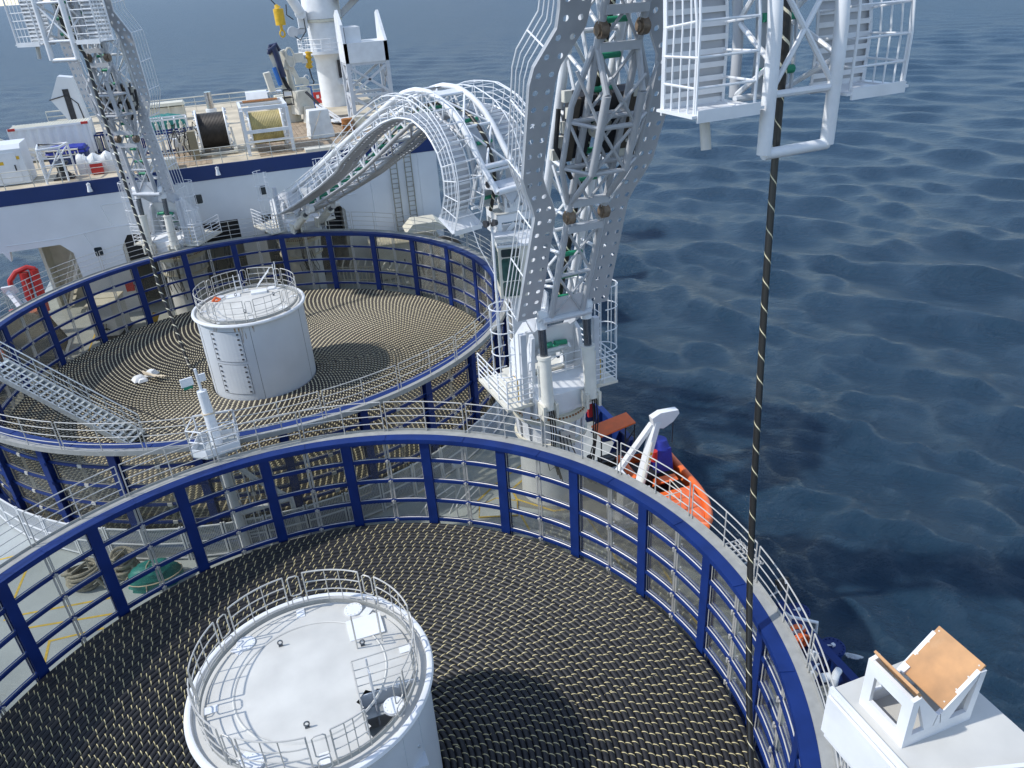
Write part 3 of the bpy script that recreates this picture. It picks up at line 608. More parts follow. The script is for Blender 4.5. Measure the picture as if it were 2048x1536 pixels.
for x in (11.43, 12.5):
    mb = MB(); ladder_mb(mb, (x,-.22,1.0), (x,-.22,8.75), (1,0,0), w_=.5, r=.045, rr=.03, step=.34)
    for z in (2,4,6,8): mb.bar((x-.25,-.22,z),(x-.25,0,z),.05,.05); mb.bar((x+.25,-.22,z),(x+.25,0,z),.05,.05)
    obj('wall_ladder', mb, 'ladgrey', dh)
def railrun(P, nm='handrail', lv=(.4,.75,1.08), parent=dh, mtl='creamw', every=1, r=.022): mb = MB(); rails(mb, P, lv, every=every, r=r, rp=.026, top=r*1.2); return obj(nm, mb, mtl, parent)
railrun([(-14.5+i*1.62, .12, 9.1) for i in range(19)])
railrun([(-14.5+i*1.62, 28.6, 9.1) for i in range(19)], lv=(.45,.85,1.3), r=.045)
railrun([(14.5, .2+i*1.9, 9.1) for i in range(16)])
mb = MB(); mb.b2(5.6,13.5,.35,1.2,9.1,9.28); mb.b2(-5.3,-2.8,.4,1.4,9.1,9.75); obj('deck_coaming', mb, 'creamw', dh, smooth=0)
mb = MB()
for x in (-.35, -8.2): mb.cyl((x,-.25,8.85),(x,-.25,9.0),.12,n=10); mb.cyl((x,-.3,8.5),(x,-.3,8.85),.17,.1,n=10); mb.tube([(x,0,9.0),(x,-.25,9.05)],.03,6)
obj('wall_lamp', mb, 'white', dh)
mb = MB()   # stair in the port passage
for i in range(9): mb.box((-11.9+i*.19, 2.2, .6+i*.42), (.3,.9,.04))
mb.bar((-12.1,1.75,.4),(-10.3,1.75,4.4),.06,.2); rails(mb, [(-12.1,1.75,.5),(-11.5,1.75,1.85),(-10.9,1.75,3.2),(-10.3,1.75,4.5)], (.5,1.0))
obj('passage_stair', mb, 'creamw', dh)
mb = MB(); mb.extr([(-14.3,-.02,5.35),(-13.9,-.02,5.35),(-14.0,-.02,4.7)], (0,.5,0)); obj('corner_bracket', mb, 'wall', dh, smooth=0)
# ---------------------------------------------------------------- items on the upper deck
def at(o, lx): return o
G9 = (0,0,ZD)
t = thing('shipping_container', 'long cream white corrugated container with red corner patches at left of the upper deck', 'container', (-11.15, 52.9, 9.25))
mb = MB(); Lc, Wc, Hc = 5.15, 2.05, 2.25; n = 34; top = []; bot = []
for i in range(n+1):
    x = -Lc/2 + Lc*i/n; y = -Wc/2 + (.0 if (i//1) % 4 in (0,1) else .09); top.append((x, y, Hc)); bot.append((x, y, .15))
mb.add(bot+top, [(i, i+1, n+2+i, n+1+i) for i in range(n)]); mb.b2(-Lc/2+.03, Lc/2-.03, -Wc/2+.10, Wc/2, .1, Hc-.06)
obj('corrugated_side', mb, 'wall', t, smooth=0)
mb = MB()
for i in range(26): x = -Lc/2+.1+i*(Lc-.2)/25; mb.b2(x-.05, x+.05, -Wc/2+.08, Wc/2-.08, Hc-.03, Hc+.03)
mb.b2(-Lc/2,Lc/2,-Wc/2,Wc/2,Hc-.05,Hc-.0); obj('roof', mb, 'cream', t, smooth=0)
mb = MB(); mb.b2(-Lc/2-.02,Lc/2+.02,-Wc/2-.03,-Wc/2+.05,Hc-.13,Hc+.02); mb.b2(-Lc/2-.02,Lc/2+.02,-Wc/2-.03,-Wc/2+.05,0,.16)
for x in (-Lc/2, Lc/2): mb.b2(x-.08,x+.08,-Wc/2-.03,-Wc/2+.12,0,Hc+.03); mb.b2(x-.08,x+.08,Wc/2-.1,Wc/2+.02,0,Hc+.03)
mb.b2(Lc/2,Lc/2+.03,-Wc/2,Wc/2,.1,Hc); obj('frame', mb, 'white', t, smooth=0)
for x in (-Lc/2, Lc/2-.42): mb = MB(); mb.b2(x-.02, x+.44, -Wc/2-.045, -Wc/2+.1, Hc-.12, Hc+.045); obj('corner_patch', mb, 'red', t, smooth=0)
t = thing('slanted_housing', 'white slanted housing with dark slot standing behind the long container', 'housing', (-12.4, 69.5, ZD))
mb = MB(); mb.extr([(-1.1,0,2.4),(0,0,4.3),(1.1,0,4.1),(1.5,0,-.2),(.2,0,-.2)], (0,1.6,0)); obj('casing', mb, 'wall', t, smooth=0)
mb = MB(); mb.b2(.05,.55,-.05,.02,.2,3.2); obj('slot', mb, 'dark', t, smooth=0)
mb = MB(); mb.tube([(-1.2,-.03,2.4),(.3,-.03,2.7),(1.0,-.03,1.9),(1.2,-.03,0)], .05, 5); obj('edge_seal', mb, 'dark', t)
t = thing('electrical_cabinet', 'white steel cabin with doors and yellow stickers at the far left of the upper deck', 'cabin', (-13.2, 44.1, ZD))
mb = MB(); mb.b2(-1.5,1.5,0,2.3,.05,2.2); mb.extr([(-1.5,0,2.2),(-1.5,2.3,2.2),(-1.5,2.3,2.45),(-1.5,.3,2.45)], (3.0,0,0)); obj('body', mb, 'wall', t, smooth=0)
for x in (-.9, .55):
    mb = MB(); mb.extr(rrect(x, 1.1, 1.15, 1.8, .1, -.05), (0,.045,0)); d_ = obj('door', mb, 'white', t)
    mb = MB(); mb.b2(x+.35,x+.42,-.10,-.05,.9,1.25); obj('handle', mb, 'dark', d_)
    mb = MB(); mb.b2(x-.62,x-.2,-.062,-.052,1.3,1.5); obj('sticker', mb, 'yel', d_, smooth=0)
mb = MB(); mb.b2(1.0,1.3,-.02,-.0,1.55,1.75); obj('sticker', mb, 'yel', t, smooth=0)
t = thing('pipe_stand', 'open white pipe frame with a diagonal brace standing right of the white cabin', 'steel frame', (-10.0, 43.6, ZD))
mb = MB()
for x, y in ((-.6,-.6),(.9,1.2),(-.9,1.6),(.6,-.3)): mb.cyl((x,y,0),(x,y,2.1),.07,n=8)
mb.tube([(-.6,-.6,2.1),(.6,-.3,2.1),(.9,1.2,2.1),(-.9,1.6,2.1),(-.6,-.6,2.1)], .08, 8); mb.tube([(-.6,-.6,1.1),(.6,-.3,1.1)], .05, 6); mb.tube([(-.6,-.6,.2),(.6,-.3,2.0)], .05, 6); mb.tube([(-.9,1.6,1.2),(.9,1.2,1.2)], .05, 6); mb.tube([(-.9,1.6,.2),(.9,1.2,2.0)], .05, 6)
obj('frame', mb, 'white', t)
for i, (x, y) in enumerate(((-9.75, 44.2),)):
    t = thing('capstan', 'black capstan winch with hoses beside the white pipe frame', 'winch', (x, y, ZD))
    mb = MB(); mb.lathe([(.0,1.1),(.45,1.1),(.5,1.0),(.3,.85),(.3,.45),(.45,.3),(.5,0)], n=20); obj('drum', mb, 'black', t)
    mb = MB(); mb.box((0,0,.05),(1.2,.9,.1)); mb.tube([(.4,-.3,.1),(.7,-.6,.3),(.2,-.7,.1),(-.3,-.6,.2)],.05,6); obj('base', mb, 'dark', t)
t = thing('skid_bin', 'dark steel bin under a bright blue tarpaulin in front of the long container', 'bin', (-10.1, 50.0, ZD))
mb = MB(); mb.box((0,0,.5),(2.4,1.5,1.0), top=1.06); obj('bin_body', mb, 'hull', t, smooth=0)
mb = MB(); n = 12; vs = []
for i in range(n+1):
    for j in range(n+1):
        x, y = -1.35+2.7*i/n, -.85+1.7*j/n; e = max(abs(x)/1.35, abs(y)/.85); vs.append((x, y, 1.12+.15*random.random()*(1-e)+.1*(1-e) - (.35 if e > .97 else 0)))
mb.add(vs, [(i*(n+1)+j, (i+1)*(n+1)+j, (i+1)*(n+1)+j+1, i*(n+1)+j+1) for i in range(n) for j in range(n)]); obj('tarpaulin', mb, 'brightblue', t, smooth=25)
def rack(name, label, loc, L_, D_, H_, mtl, nb, items=None):
    t = thing(name, label, 'rack', loc); mb = MB()
    for z in (.08, H_): mb.b2(-L_/2,L_/2,-D_/2,-D_/2+.1,z-.08,z+.04); mb.b2(-L_/2,L_/2,D_/2-.1,D_/2,z-.08,z+.04)
    for i in range(nb+1):
        x = -L_/2 + L_*i/nb
        for y in (-D_/2+.05, D_/2-.05): mb.b2(x-.05,x+.05,y-.045,y+.045,0,H_)
        mb.b2(x-.04,x+.04,-D_/2+.1,D_/2-.1,H_-.12,H_-.02)
    obj('rack_frame', mb, mtl, t, smooth=0)
    for i in range(nb):
        mb = MB(); x = -L_/2 + L_*(i+.5)/nb; mb.cyl((x,-D_/2+.25,.15),(x,-D_/2+.25,H_*.8),.13,n=10); mb.cyl((x,-D_/2+.25,H_*.8),(x,-D_/2+.25,H_*.95),.05,n=8); obj('canister', mb, items or 'creamw', t)
    return t
rack('steel_rack', 'navy blue rack of short pale canisters in front of the container end', (-8.55, 53.3, ZD), 2.6, 1.3, 1.3, 'blue', 6)
rack('steel_rack', 'white rack of short canisters under the teal tarpaulin', (-3.9, 56.3, ZD), 3.6, 1.6, 1.5, 'white', 4)
rack('steel_rack', 'navy blue rack of canisters on the upper deck right of the left crane arm', (-3.3, 49.2, ZD), 3.4, 1.4, 1.5, 'blue', 4)
t = thing('tarpaulin_bundle', 'machine wrapped in teal tarpaulin on the white rack', 'covered machine', (-3.9, 60.3, ZD))
mb = MB(); n = 14; vs = []
for i in range(n+1):
    for j in range(n+1):
        x, y = -1.6+3.2*i/n, -1.1+2.2*j/n; e = max(abs(x)/1.6, abs(y)/1.1); vs.append((x*(1+.04*random.random()), y, (.95+.10*random.random() + .25*math.cos(x*1.0)) * (1 if e < .9 else .45)))
mb.add(vs, [(i*(n+1)+j, (i+1)*(n+1)+j, (i+1)*(n+1)+j+1, i*(n+1)+j+1) for i in range(n) for j in range(n)])
mb.b2(-1.5,1.5,-1,1,0,.5); obj('cover', mb, 'teal', t, smooth=25)
t = thing('deck_box', 'low cream canopy box with open front behind the teal tarpaulin', 'deck box', (-4.3, 66.4, ZD))
mb = MB(); mb.box((0,0,1.45),(4.0,1.8,.25), top=.93)
for x in (-1.8,-.6,.6,1.8): mb.b2(x-.06,x+.06,-.8,-.7,0,1.35)
obj('canopy', mb, 'cream', t, smooth=0)
mb = MB(); mb.b2(-1.9,1.9,-.6,.8,0,1.2); obj('body', mb, 'creamw', t, smooth=0)
t = thing('wrapped_bundle', 'white plastic wrapped bundle behind the rail of the upper deck', 'bundle', (-7.6, 45.5, ZD))
mb = MB(); n = 16; vs = []
for i in range(n+1):
    for j in range(9):
        x = -1.35+2.7*i/n; a = PI*j/8; vs.append((x, -.62*math.cos(a)*(1+.06*random.random()), (1.1+.12*math.sin(i*1.3))*math.sin(a)**.5*(1+.05*random.random())))
mb.add(vs, [(i*9+j, i*9+j+1, (i+1)*9+j+1, (i+1)*9+j) for i in range(n) for j in range(8)] + [tuple(range(9)), tuple(n*9+j for j in range(8,-1,-1))]); obj('wrapping', mb, 'tarpw', t, smooth=30)
mb = MB()
for x in (-.9,-.3,.4,1.0): mb.tube([(x, -.68*math.cos(PI*j/10), 1.17*max(0,math.sin(PI*j/10))**.5+.02) for j in range(11)], .025, 5)
obj('binding_strap', mb, 'tarpw', t)
t = thing('red_locker', 'small red locker standing at the upper deck rail before the wrapped bundle', 'locker', (-7.75, 44.4, ZD)); mb = MB(); mb.b2(-.36,.36,-.2,.2,.05,.72); obj('body', mb, 'red', t, smooth=0); mb = MB(); mb.b2(-.39,.39,-.23,.23,.72,.78); obj('lid', mb, 'white', t, smooth=0)
t = thing('curved_track', 'curved white railed track sweeping down beside the long container', 'cable track', (-13.5, 49.2, ZD)); mb = MB()
P = [(-1.2,0,2.0),(-.6,0,2.3),(.2,0,1.85),(1.2,0,1.35),(2.4,0,1.1),(4.2,0,1.05)]
for dy in (-.25,.25): mb.tube([(x,y+dy,z) for x,y,z in P], .06, 6); mb.tube([(x,y+dy,z-.35) for x,y,z in P], .04, 6)
for i in range(13):
    q = i*(len(P)-1)/12; k = min(int(q), len(P)-2); p = V(P[k]).lerp(V(P[k+1]), q-k); mb.tube([p+V((0,-.25,0)), p+V((0,.25,0))], .035, 5); mb.tube([p+V((0,-.25,0)), p+V((0,-.25,-.35))], .03, 5)
for x in (-1.2,-.4,1.5,4.0): mb.tube([(x,-.25,1.6 if x < 0 else .9),(x-.3 if x<0 else x,-.25,0)], .05, 6)
obj('track_rails', mb, 'creamw', t)
# cable reels
def reel(name, label, loc, R_, W_, mtl, flmtl, frame=None):
    t = thing(name, label, 'cable reel', loc); mb = MB(); P = []
    K = 40
    for k in range(K+1): x = -W_/2 + W_*k/K; P.append((R_*.86 + (.014 if k % 2 else -.014), x))
    n = 48; vs = []
    for i in range(n):
        a = 2*PI*i/n
        for rr, x in P: vs.append((x, rr*math.cos(a), R_+rr*math.sin(a)))
    mb.add(vs, [(i*(K+1)+k, ((i+1) % n)*(K+1)+k, ((i+1) % n)*(K+1)+k+1, i*(K+1)+k+1) for i in range(n) for k in range(K)]); obj('wound_wire', mb, mtl, t)
    for sx in (-1, 1):
        mb = MB(); x = sx*W_/2
        mb.tube([(x, R_*math.cos(a), R_+R_*math.sin(a)) for a in [2*PI*i/32 for i in range(32)]], .07, 6, closed=True); mb.cyl((x-.03,0,R_),(x+.03,0,R_),R_*.93,n=32)
        for i in range(16): a = 2*PI*i/16; mb.box((x+sx*.1, R_*.97*math.cos(a), R_+R_*.97*math.sin(a)), (.16,.1,.1), rx=a)
        obj('flange', mb, flmtl, t)
    return t
t = reel('cable_reel', 'reel of dark wire between white flanges on the upper deck, left of the yellow one', (-.1, 47.3, ZD+.05), 1.42, 1.9, 'reelwire', 'white')
mb = MB(); mb.b2(-1.35,1.35,-1.7,-1.55,.05,.2); mb.b2(-1.35,1.35,1.4,1.6,.05,.2); mb.b2(-1.3,-1.1,-1.6,1.5,0,.35); mb.b2(1.1,1.3,-1.6,1.5,0,.35)
mb.bar((1.3,-1.5,.2),(1.2,0,1.5),.12,.12); mb.bar((-1.3,-1.5,.2),(-1.2,0,1.5),.12,.12); obj('cradle', mb, 'creamw', t, smooth=0)
t = thing('spooling_post', 'chromed round post on a white bracket above the dark wire reel', 'post', (-.1, 60.5, ZD)); mb = MB(); mb.cyl((0,0,1.0),(0,0,2.7),.30,n=16); obj('post', mb, 'chromebright', t)
mb = MB(); mb.box((0,0,.6),(1.2,.9,1.2), top=.6); mb.cyl((0,0,1.1),(0,0,1.35),.45,n=16); obj('bracket', mb, 'white', t)
t = thing('hydraulic_unit', 'tangle of pipes and black hoses beside the dark wire reel', 'hydraulic unit', (-2.15, 47.2, ZD)); rr_ = random.Random(4)
for i in range(9): mb = MB(); mb.box((rr_.uniform(-.6,.6), rr_.uniform(-1.6,2.4), rr_.uniform(.4,1.3)), (rr_.uniform(.2,.5), rr_.uniform(.2,.6), rr_.uniform(.4,1.1))); obj('valve_block', mb, rr_.choice(['creamw','creamw','steel','white']), t, smooth=0)
for i in range(14):
    x, y = rr_.uniform(-.8,.7), rr_.uniform(-1.4,2.4); mb = MB(); mb.tube([(x,y,.1),(x+rr_.uniform(-.3,.3),y,.9),(x+rr_.uniform(-.5,.5),y+.3,1.9),(x+rr_.uniform(-.6,.6),y+.6,1.5),(x+rr_.uniform(-.6,.6),y+.8,.3)], .035, 6); obj('hose', mb, rr_.choice(['black','black','creamw']), t)
mb = MB(); mb.b2(.35,.85,-2.2,-1.5,0,1.9); obj('tank', mb, 'tan', t, smooth=0)
t = reel('cable_reel', 'drum of yellowed cable wraps standing inside a tall open white frame', (3.45, 45.6, ZD+.3), 1.25, 2.2, 'reelyel', 'white')
t = thing('reel_frame', 'tall open white box frame around the yellowed cable drum', 'steel frame', (3.45, 45.8, ZD)); mb = MB()
for x in (-1.5,1.5):
    for y in (-1.7,1.9): mb.b2(x-.11,x+.11,y-.11,y+.11,0,3.15 if y > 0 else 2.95)
for z in (3.05,):
    for y in (-1.7,1.9): mb.b2(-1.39,1.39,y-.10,y+.10,z-.13,z+.1)
    for x in (-1.5,1.5): mb.b2(x-.09,x+.09,-1.59,1.79,z-.12,z+.09)
for z in (1.55,.95): mb.b2(-1.39,1.39,-1.78,-1.62,z-.11,z+.11 if z > 1 else z)
mb.b2(-1.39,1.39,.6,.75,2.95,3.1); obj('frame', mb, 'white', t, smooth=0)
mb = MB()
for i in range(7): mb.b2(-1.2,1.2,.85+i*.14,.93+i*.14,3.16,3.2)
obj('top_grating', mb, 'rusty', t, smooth=0)
t = thing('vent_unit', 'white vent box with round black holes at the far rail', 'vent box', (4.2, 69.6, ZD)); mb = MB(); mb.b2(-1.0,1.0,-.6,.9,.0,.75); mb.extr([(-1,-.6,.75),(1,-.6,.75),(1,-.1,1.35),(-1,-.1,1.35)],(0,1.0,0)); obj('body', mb, 'white', t, smooth=0)
for i in range(3): mb = MB(); x = -.5+i*.5; mb.cyl((x,-.64,.4),(x,-.6,.4),.16,n=12); obj('vent_hole', mb, 'black', t)
for i in range(2): mb = MB(); mb.b2(1.2+i*.7,1.25+i*.7,-.5,.6,0,1.3); mb.b2(1.0,2.4,-.5,.6,.6*i+.6,.6*i+.66); obj('side_frame', mb, 'grey', t, smooth=0)
# knuckle boom crane, cream with blue and black cylinders
t = thing('knuckle_boom_crane', 'folded cream knuckle boom crane with navy and light blue hydraulic cylinders', 'crane', (6.2, 57.5, ZD), .12)
def prt(nm, mtl, fn, smooth=40, parent=None): mb = MB(); fn(mb); return obj(nm, mb, mtl, parent or t, smooth=smooth)
prt('pedestal', 'cream', lambda m: (m.cyl((0,0,0),(0,0,1.3),.8,n=20), m.box((0,0,1.7),(2.0,1.8,.9)), m.cyl((-1.2,-.6,1.6),(.9,-.6,2.0),.35,n=12)))
prt('counter_housing', 'creamw', lambda m: (m.box((.9,-.9,1.6),(1.7,1.1,1.8), rz=.5, top=.85), m.box((-1.4,-.3,1.5),(1.5,.9,.7), rz=-.2, ry=.25)), 0)
prt('boom', 'creamw', lambda m: (m.bar((.1,0,2.0),(-.7,.2,5.7),.35,.5), m.bar((.55,0,2.0),(.3,.3,5.5),.22,.5), m.box((-1.25,.1,3.3),(.5,.6,1.5), ry=-.15)), 0)
prt('jib', 'creamw', lambda m: (m.bar((.3,.2,5.6),(1.2,.2,3.0),.3,.35), m.box((1.35,.2,3.1),(.9,.5,.5)), m.box((.6,.1,4.6),(.7,.3,1.1), ry=.3), m.box((1.35,-.2,1.9),(.75,.6,1.5), ry=.25)), 0)
prt('hydraulic_cylinder', 'navyc', lambda m: (m.cyl((-.45,-.25,5.9),(-.1,-.35,3.6),.24,n=12), m.cyl((-.9,-.1,5.6),(-.2,-.2,6.0),.22,n=10), m.tube([(-.9,0,5.4),(-.7,-.1,6.0),(-.2,-.1,6.1),(.0,0,5.6)],.16,8)))
prt('hydraulic_cylinder', 'lightblue', lambda m: m.cyl((-.75,-.35,4.4),(-.5,-.45,3.0),.18,n=12))
prt('hose_bundle', 'black', lambda m: [m.tube([(-.3+i*.06,-.3,3.6),(-.15+i*.07,-.5,2.9),(.1+i*.05,-.6,2.5)], .035, 5) for i in range(5)])
prt('operator_stand', 'dark', lambda m: rails(m, [(-.6,-1.5,1.5),(.1,-1.5,1.5),(.2,-1.0,1.5),(-.5,-1.0,1.5),(-.6,-1.5,1.5)], (.05,.6,1.2), r=.04, rp=.04))
prt('control_panel', 'white', lambda m: m.box((-.25,-1.45,2.4),(.6,.1,.3)), 0)
prt('head_sheave', 'creamw', lambda m: [m.tube([(.75+.0*i, -.1, 5.1)] and [(.75+.35*math.cos(a), -.1, 5.0+.75*math.sin(a)) for a in [2*PI*k/14 for k in range(14)]], .09, 6, closed=True)])
prt('valve_bank', 'creamw', lambda m: (m.box((1.5,.1,4.9),(.7,.5,.7)), m.box((1.9,0,4.6),(.4,.3,.3)), m.cyl((1.7,-.1,3.0),(1.7,.2,3.0),.28,n=12)), 0)
prt('base_casting', 'creamw', lambda m: (m.box((1.1,-1.7,.65),(.9,.8,1.3), top=.6), m.cyl((1.1,-2.13,.75),(1.1,-2.05,.75),.22,n=6)), 0)
t = thing('stowed_cylinder', 'upright blue cylinder with a hook eye beside the knuckle boom crane', 'cylinder', (8.2, 58.0, ZD)); prt('barrel', 'lightblue', lambda m: m.cyl((0,0,.2),(-.1,0,2.6),.26,.22,n=14)); prt('rod_eye', 'white', lambda m: (m.cyl((-.1,0,2.6),(-.15,0,3.1),.09,n=8), m.tube([(-.15+.2*math.cos(a),0,3.3+.2*math.sin(a)) for a in [PI*1.6*k/8-.6 for k in range(9)]],.05,6)))
t = thing('hook_block', 'small yellow hook block hanging near the blue cylinder', 'hook block', (8.5, 58.0, ZD)); prt('block', 'yel', lambda m: (m.cyl((-.1,0,4.0),(.05,0,5.3),.24,.2,n=12), [m.cyl((-.08+.05*i,0,4.1+.35*i),(-.07+.05*i,0,4.2+.35*i),.31,n=12) for i in range(4)])); prt('hook', 'dark', lambda m: m.tube([(-.1,0,4.0),(0,0,3.2),(.12,0,2.9),(.0,0,2.75)], .06, 6))
t = thing('hook_block', 'large yellow hook block hanging on a wire over the sea at the top', 'hook block', (6.9, 60, ZD)); prt('block', 'yel', lambda m: (m.cyl((0,0,7.35),(0,0,8.6),.42,n=14), m.cyl((0,0,8.6),(-.15,0,8.9),.3,.12,n=10)))
prt('hook', 'yel', lambda m: (m.cyl((.0,0,6.95),(0,0,7.35),.12,n=8), m.tube([(0+.2*math.cos(a),0,6.7+.26*math.sin(a)) for a in [PI*2*k/10 for k in range(10)]],.08,6, closed=True)))
prt('wire', 'dark', lambda m: m.tube([(-.15,0,8.9),(-4.2,1.0,14.5)], .045, 5))
t = thing('covered_crate', 'tall box wrapped in white tarpaulin on the wooden decking', 'covered box', (7.4, 48.3, ZD), .08)
def ctarp(m):
    n = 10; vs = []; rr_ = random.Random(8)
    for k in range(n+1):
        z = 2.0*k/n; s_ = 1.0 - .22*k/n
        for q in range(24):
            a = 2*PI*q/24; mm = max(abs(math.cos(a)), abs(math.sin(a))); e = 1+.05*rr_.uniform(-1,1) + (.05*math.sin(q*2.1)*(1-k/n))
            vs.append((.95*s_*math.cos(a)/mm**.85*e, .8*s_*math.sin(a)/mm**.85*e, z))
    m.add(vs, [(k*24+q, k*24+(q+1) % 24, (k+1)*24+(q+1) % 24, (k+1)*24+q) for k in range(n) for q in range(24)] + [tuple(n*24+q for q in range(24))])
prt('tarpaulin', 'tarpw', ctarp, 28); prt('lashing_rope', 'sling', lambda m: m.tube([(-.9,-.92,.1),(.1,-.72,1.9),(.75,0,2.03),(1.1,.7,.2)], .02, 5))
t = thing('drum_barrel', 'rust brown barrel with a pale hoop on the upper deck', 'barrel', (9.6, 49.0, ZD)); prt('shell', 'rusty', lambda m: m.cyl((0,0,0),(0,0,1.0),.42,n=18)); prt('hoop', 'creamw', lambda m: m.tube([(.44*math.cos(a),.44*math.sin(a),.55) for a in [2*PI*k/20 for k in range(20)]], .03, 6, closed=True))
t = thing('drum_barrel', 'stained beige barrel next to the rust brown one', 'barrel', (10.55, 49.3, ZD)); prt('shell', 'cream', lambda m: m.cyl((0,0,0),(0,0,1.0),.5,n=18)); prt('lid', 'creamw', lambda m: m.cyl((0,0,1.0),(0,0,1.06),.52,n=18))
t = thing('plastic_sheets', 'crumpled pale plastic sheets heaped by the barrels', 'plastic sheet', (9.8, 53.5, ZD)); prt('sheet', 'tarpw', lambda m: [m.box((random.uniform(-.5,.5), random.uniform(-1,1), .15+.12*i), (1.4,1.6,.04), rz=random.random(), rx=random.uniform(-.15,.15)) for i in range(3)], 0)
t = thing('signboard', 'small red board with white marks on the far rail by the crane column', 'sign', (9.6, 65.2, ZD)); prt('board', 'red', lambda m: m.box((0,0,.75),(1.2,.06,1.0)), 0); prt('mark', 'white', lambda m: (m.box((-.1,-.04,.85),(.25,.02,.3)), m.box((.25,-.04,.6),(.2,.02,.2))), 0)
t = thing('gangway_pole', 'black and white sloping pole leaning by the covered crate', 'pole', (9.3, 51.5, ZD)); prt('pole', 'white', lambda m: (m.bar((-1.4,1.6,1.7),(.6,-1.2,.15),.12,.12), m.bar((-1.1,1.7,1.7),(.9,-1.1,.1),.08,.08)), 0); prt('strut', 'dark', lambda m: m.bar((-1.7,4.5,2.4),(-.3,2.6,.7),.2,.14), 0)
# lattice tower
t = thing('lattice_tower', 'white steel lattice rest tower with crossed braces right of the crane column', 'lattice tower', (12.1, 52.0, ZD), 0)
def lat(m):
    W_, D_, H_ = 1.55, 1.3, 6.1; c4 = [(-W_,-D_),(W_,-D_),(W_,D_),(-W_,D_)]
    for x, y in c4: m.b2(x-.14,x+.14,y-.14,y+.14,0,H_)
    for k in range(4):
        a, b = c4[k], c4[(k+1) % 4]
        for z in (.25,2.3,4.6): m.bar((*a,z),(*b,z),.14,.2)
        for z0, z1 in ((.35,2.2),(2.4,4.5)): m.bar((*a,z0),(*b,z1),.12,.17); m.bar((*a,z1),(*b,z0),.12,.17)
prt('lattice', 'grey', lat, 0)
prt('head_box', 'white', lambda m: (m.b2(-1.69,1.69,-1.44,1.44,4.7,6.12), m.b2(-1.4,-.2,-1.0,1.0,6.12,7.2)), 0)
prt('guide_fin', 'white', lambda m: (m.extr([(-1.7,-1.45,6.12),(-1.7,1.45,6.12),(-1.7,1.2,8.0),(-1.7,.2,8.4),(-1.7,-1.2,7.4)],(.2,0,0)), m.extr([(1.5,-1.45,6.12),(1.5,1.45,6.12),(1.5,1.2,8.0),(1.5,.6,8.2)],(.2,0,0))), 0)
# big crane column
t = thing('offshore_crane', 'large white offshore crane column with round railed platforms at the top of the picture', 'crane', (11.0, 64.5, ZD))
prt('column', 'white', lambda m: m.lathe([(1.25,0),(1.25,3.9),(1.35,4.4),(1.5,4.6),(1.5,7.2),(1.62,7.2)], n=40))
prt('slew_bearing', 'cream', lambda m: m.lathe([(1.5,7.2),(1.72,7.22),(1.72,7.42),(1.6,7.46)], n=40))
prt('slewing_body', 'white', lambda m: m.lathe([(1.68,7.46),(1.72,7.9),(1.66,8.2),(1.45,18)], n=40))
prt('lower_platform', 'white', lambda m: (m.ring((0,0),1.5,2.6,4.65,4.75,40), m.ring((0,0),2.55,2.6,4.75,4.9,40)))
prt('platform_rail', 'white', lambda m: rails(m, arc((0,0),2.55,0,2*PI,20,4.75), (.4,.75,1.15), r=.035, rp=.035))
prt('doorway', 'dark', lambda m: m.b2(.55,.95,-1.30,-.9,2.5,4.0), 0)
prt('ladder_cage', 'white', lambda m: (ladder_mb(m,(1.5,-1.2,0),(1.5,-1.2,5.2),(1,0,0),r=.04,rr=.03,w_=.6), cage_mb(m,(1.5,-1.25,2.3),(1.5,-1.25,4.2),(1,0,0),(0,-1,0),rad=.55,r=.03,hoops=.6), m.b2(.6,2.1,-2.1,-1.2,1.9,2.0)))
prt('upper_platform', 'grey', lambda m: (m.extr([(1.0,-2.6,8.9),(6.2,-1.2,8.9),(6.6,1.2,8.9),(1.0,2.4,8.9)],(0,0,.15)), m.bar((1.6,0,7.6),(3.2,-.6,8.9),.5,.5)), 0)
prt('upper_rail', 'white', lambda m: rails(m, [(1.0,-2.6,9.05),(1.9,-2.36,9.05),(2.8,-2.12,9.05),(3.6,-1.9,9.05),(4.4,-1.7,9.05),(5.3,-1.45,9.05),(6.2,-1.2,9.05),(6.5,0,9.05),(6.6,1.2,9.05)], (.4,.8,1.25), r=.05, rp=.05))
prt('machinery', 'dark', lambda m: (m.box((2.4,-.2,10.4),(1.9,1.8,2.4)), m.cyl((1.6,-1.2,9.6),(2.9,-.9,9.6),.5,n=14), m.box((4.2,.2,10.0),(1.4,1.0,1.6))))
prt('frame_posts', 'white', lambda m: (m.bar((1.7,-2.2,9.05),(1.7,-2.0,13.5),.2,.2), m.bar((3.1,-1.9,9.05),(3.1,-1.8,13.5),.2,.2), m.bar((1.8,-2.0,10.6),(3.0,-1.9,12.6),.2,.2)), 0)
prt('corrugated_screen', 'grey', lambda m: [m.cyl((4.3+.16*i,-.9+.03*i,9.4),(4.3+.16*i,-.9+.03*i,12.0),.09,n=6) for i in range(11)])
prt('luffing_cylinder', 'white', lambda m: (m.cyl((-2.0,-1.2,8.1),(-5.6,-2.2,15.0),.42,n=16), m.box((-1.9,-.9,7.5),(.8,.5,1.4)), m.cyl((-2.0,-1.45,8.0),(-2.0,-.7,8.0),.45,n=14)))
prt('boom_sheave', 'grey', lambda m: (m.cyl((-2.9,-1.3,6.6),(-2.9,-.9,6.6),.45,n=14), m.box((-2.3,-1.0,6.6),(.9,.3,.5))))
prt('drooping_hose', 'black', lambda m: (m.tube([(-3.1,-1.3,8.8),(-3.2,-1.4,8.0),(-2.7,-1.4,7.6)],.05,6), m.tube([(-3.0,-1.2,6.4),(-2.4,-1.4,5.9),(-1.8,-1.4,6.6),(-1.8,-1.3,8.5)],.05,6)))
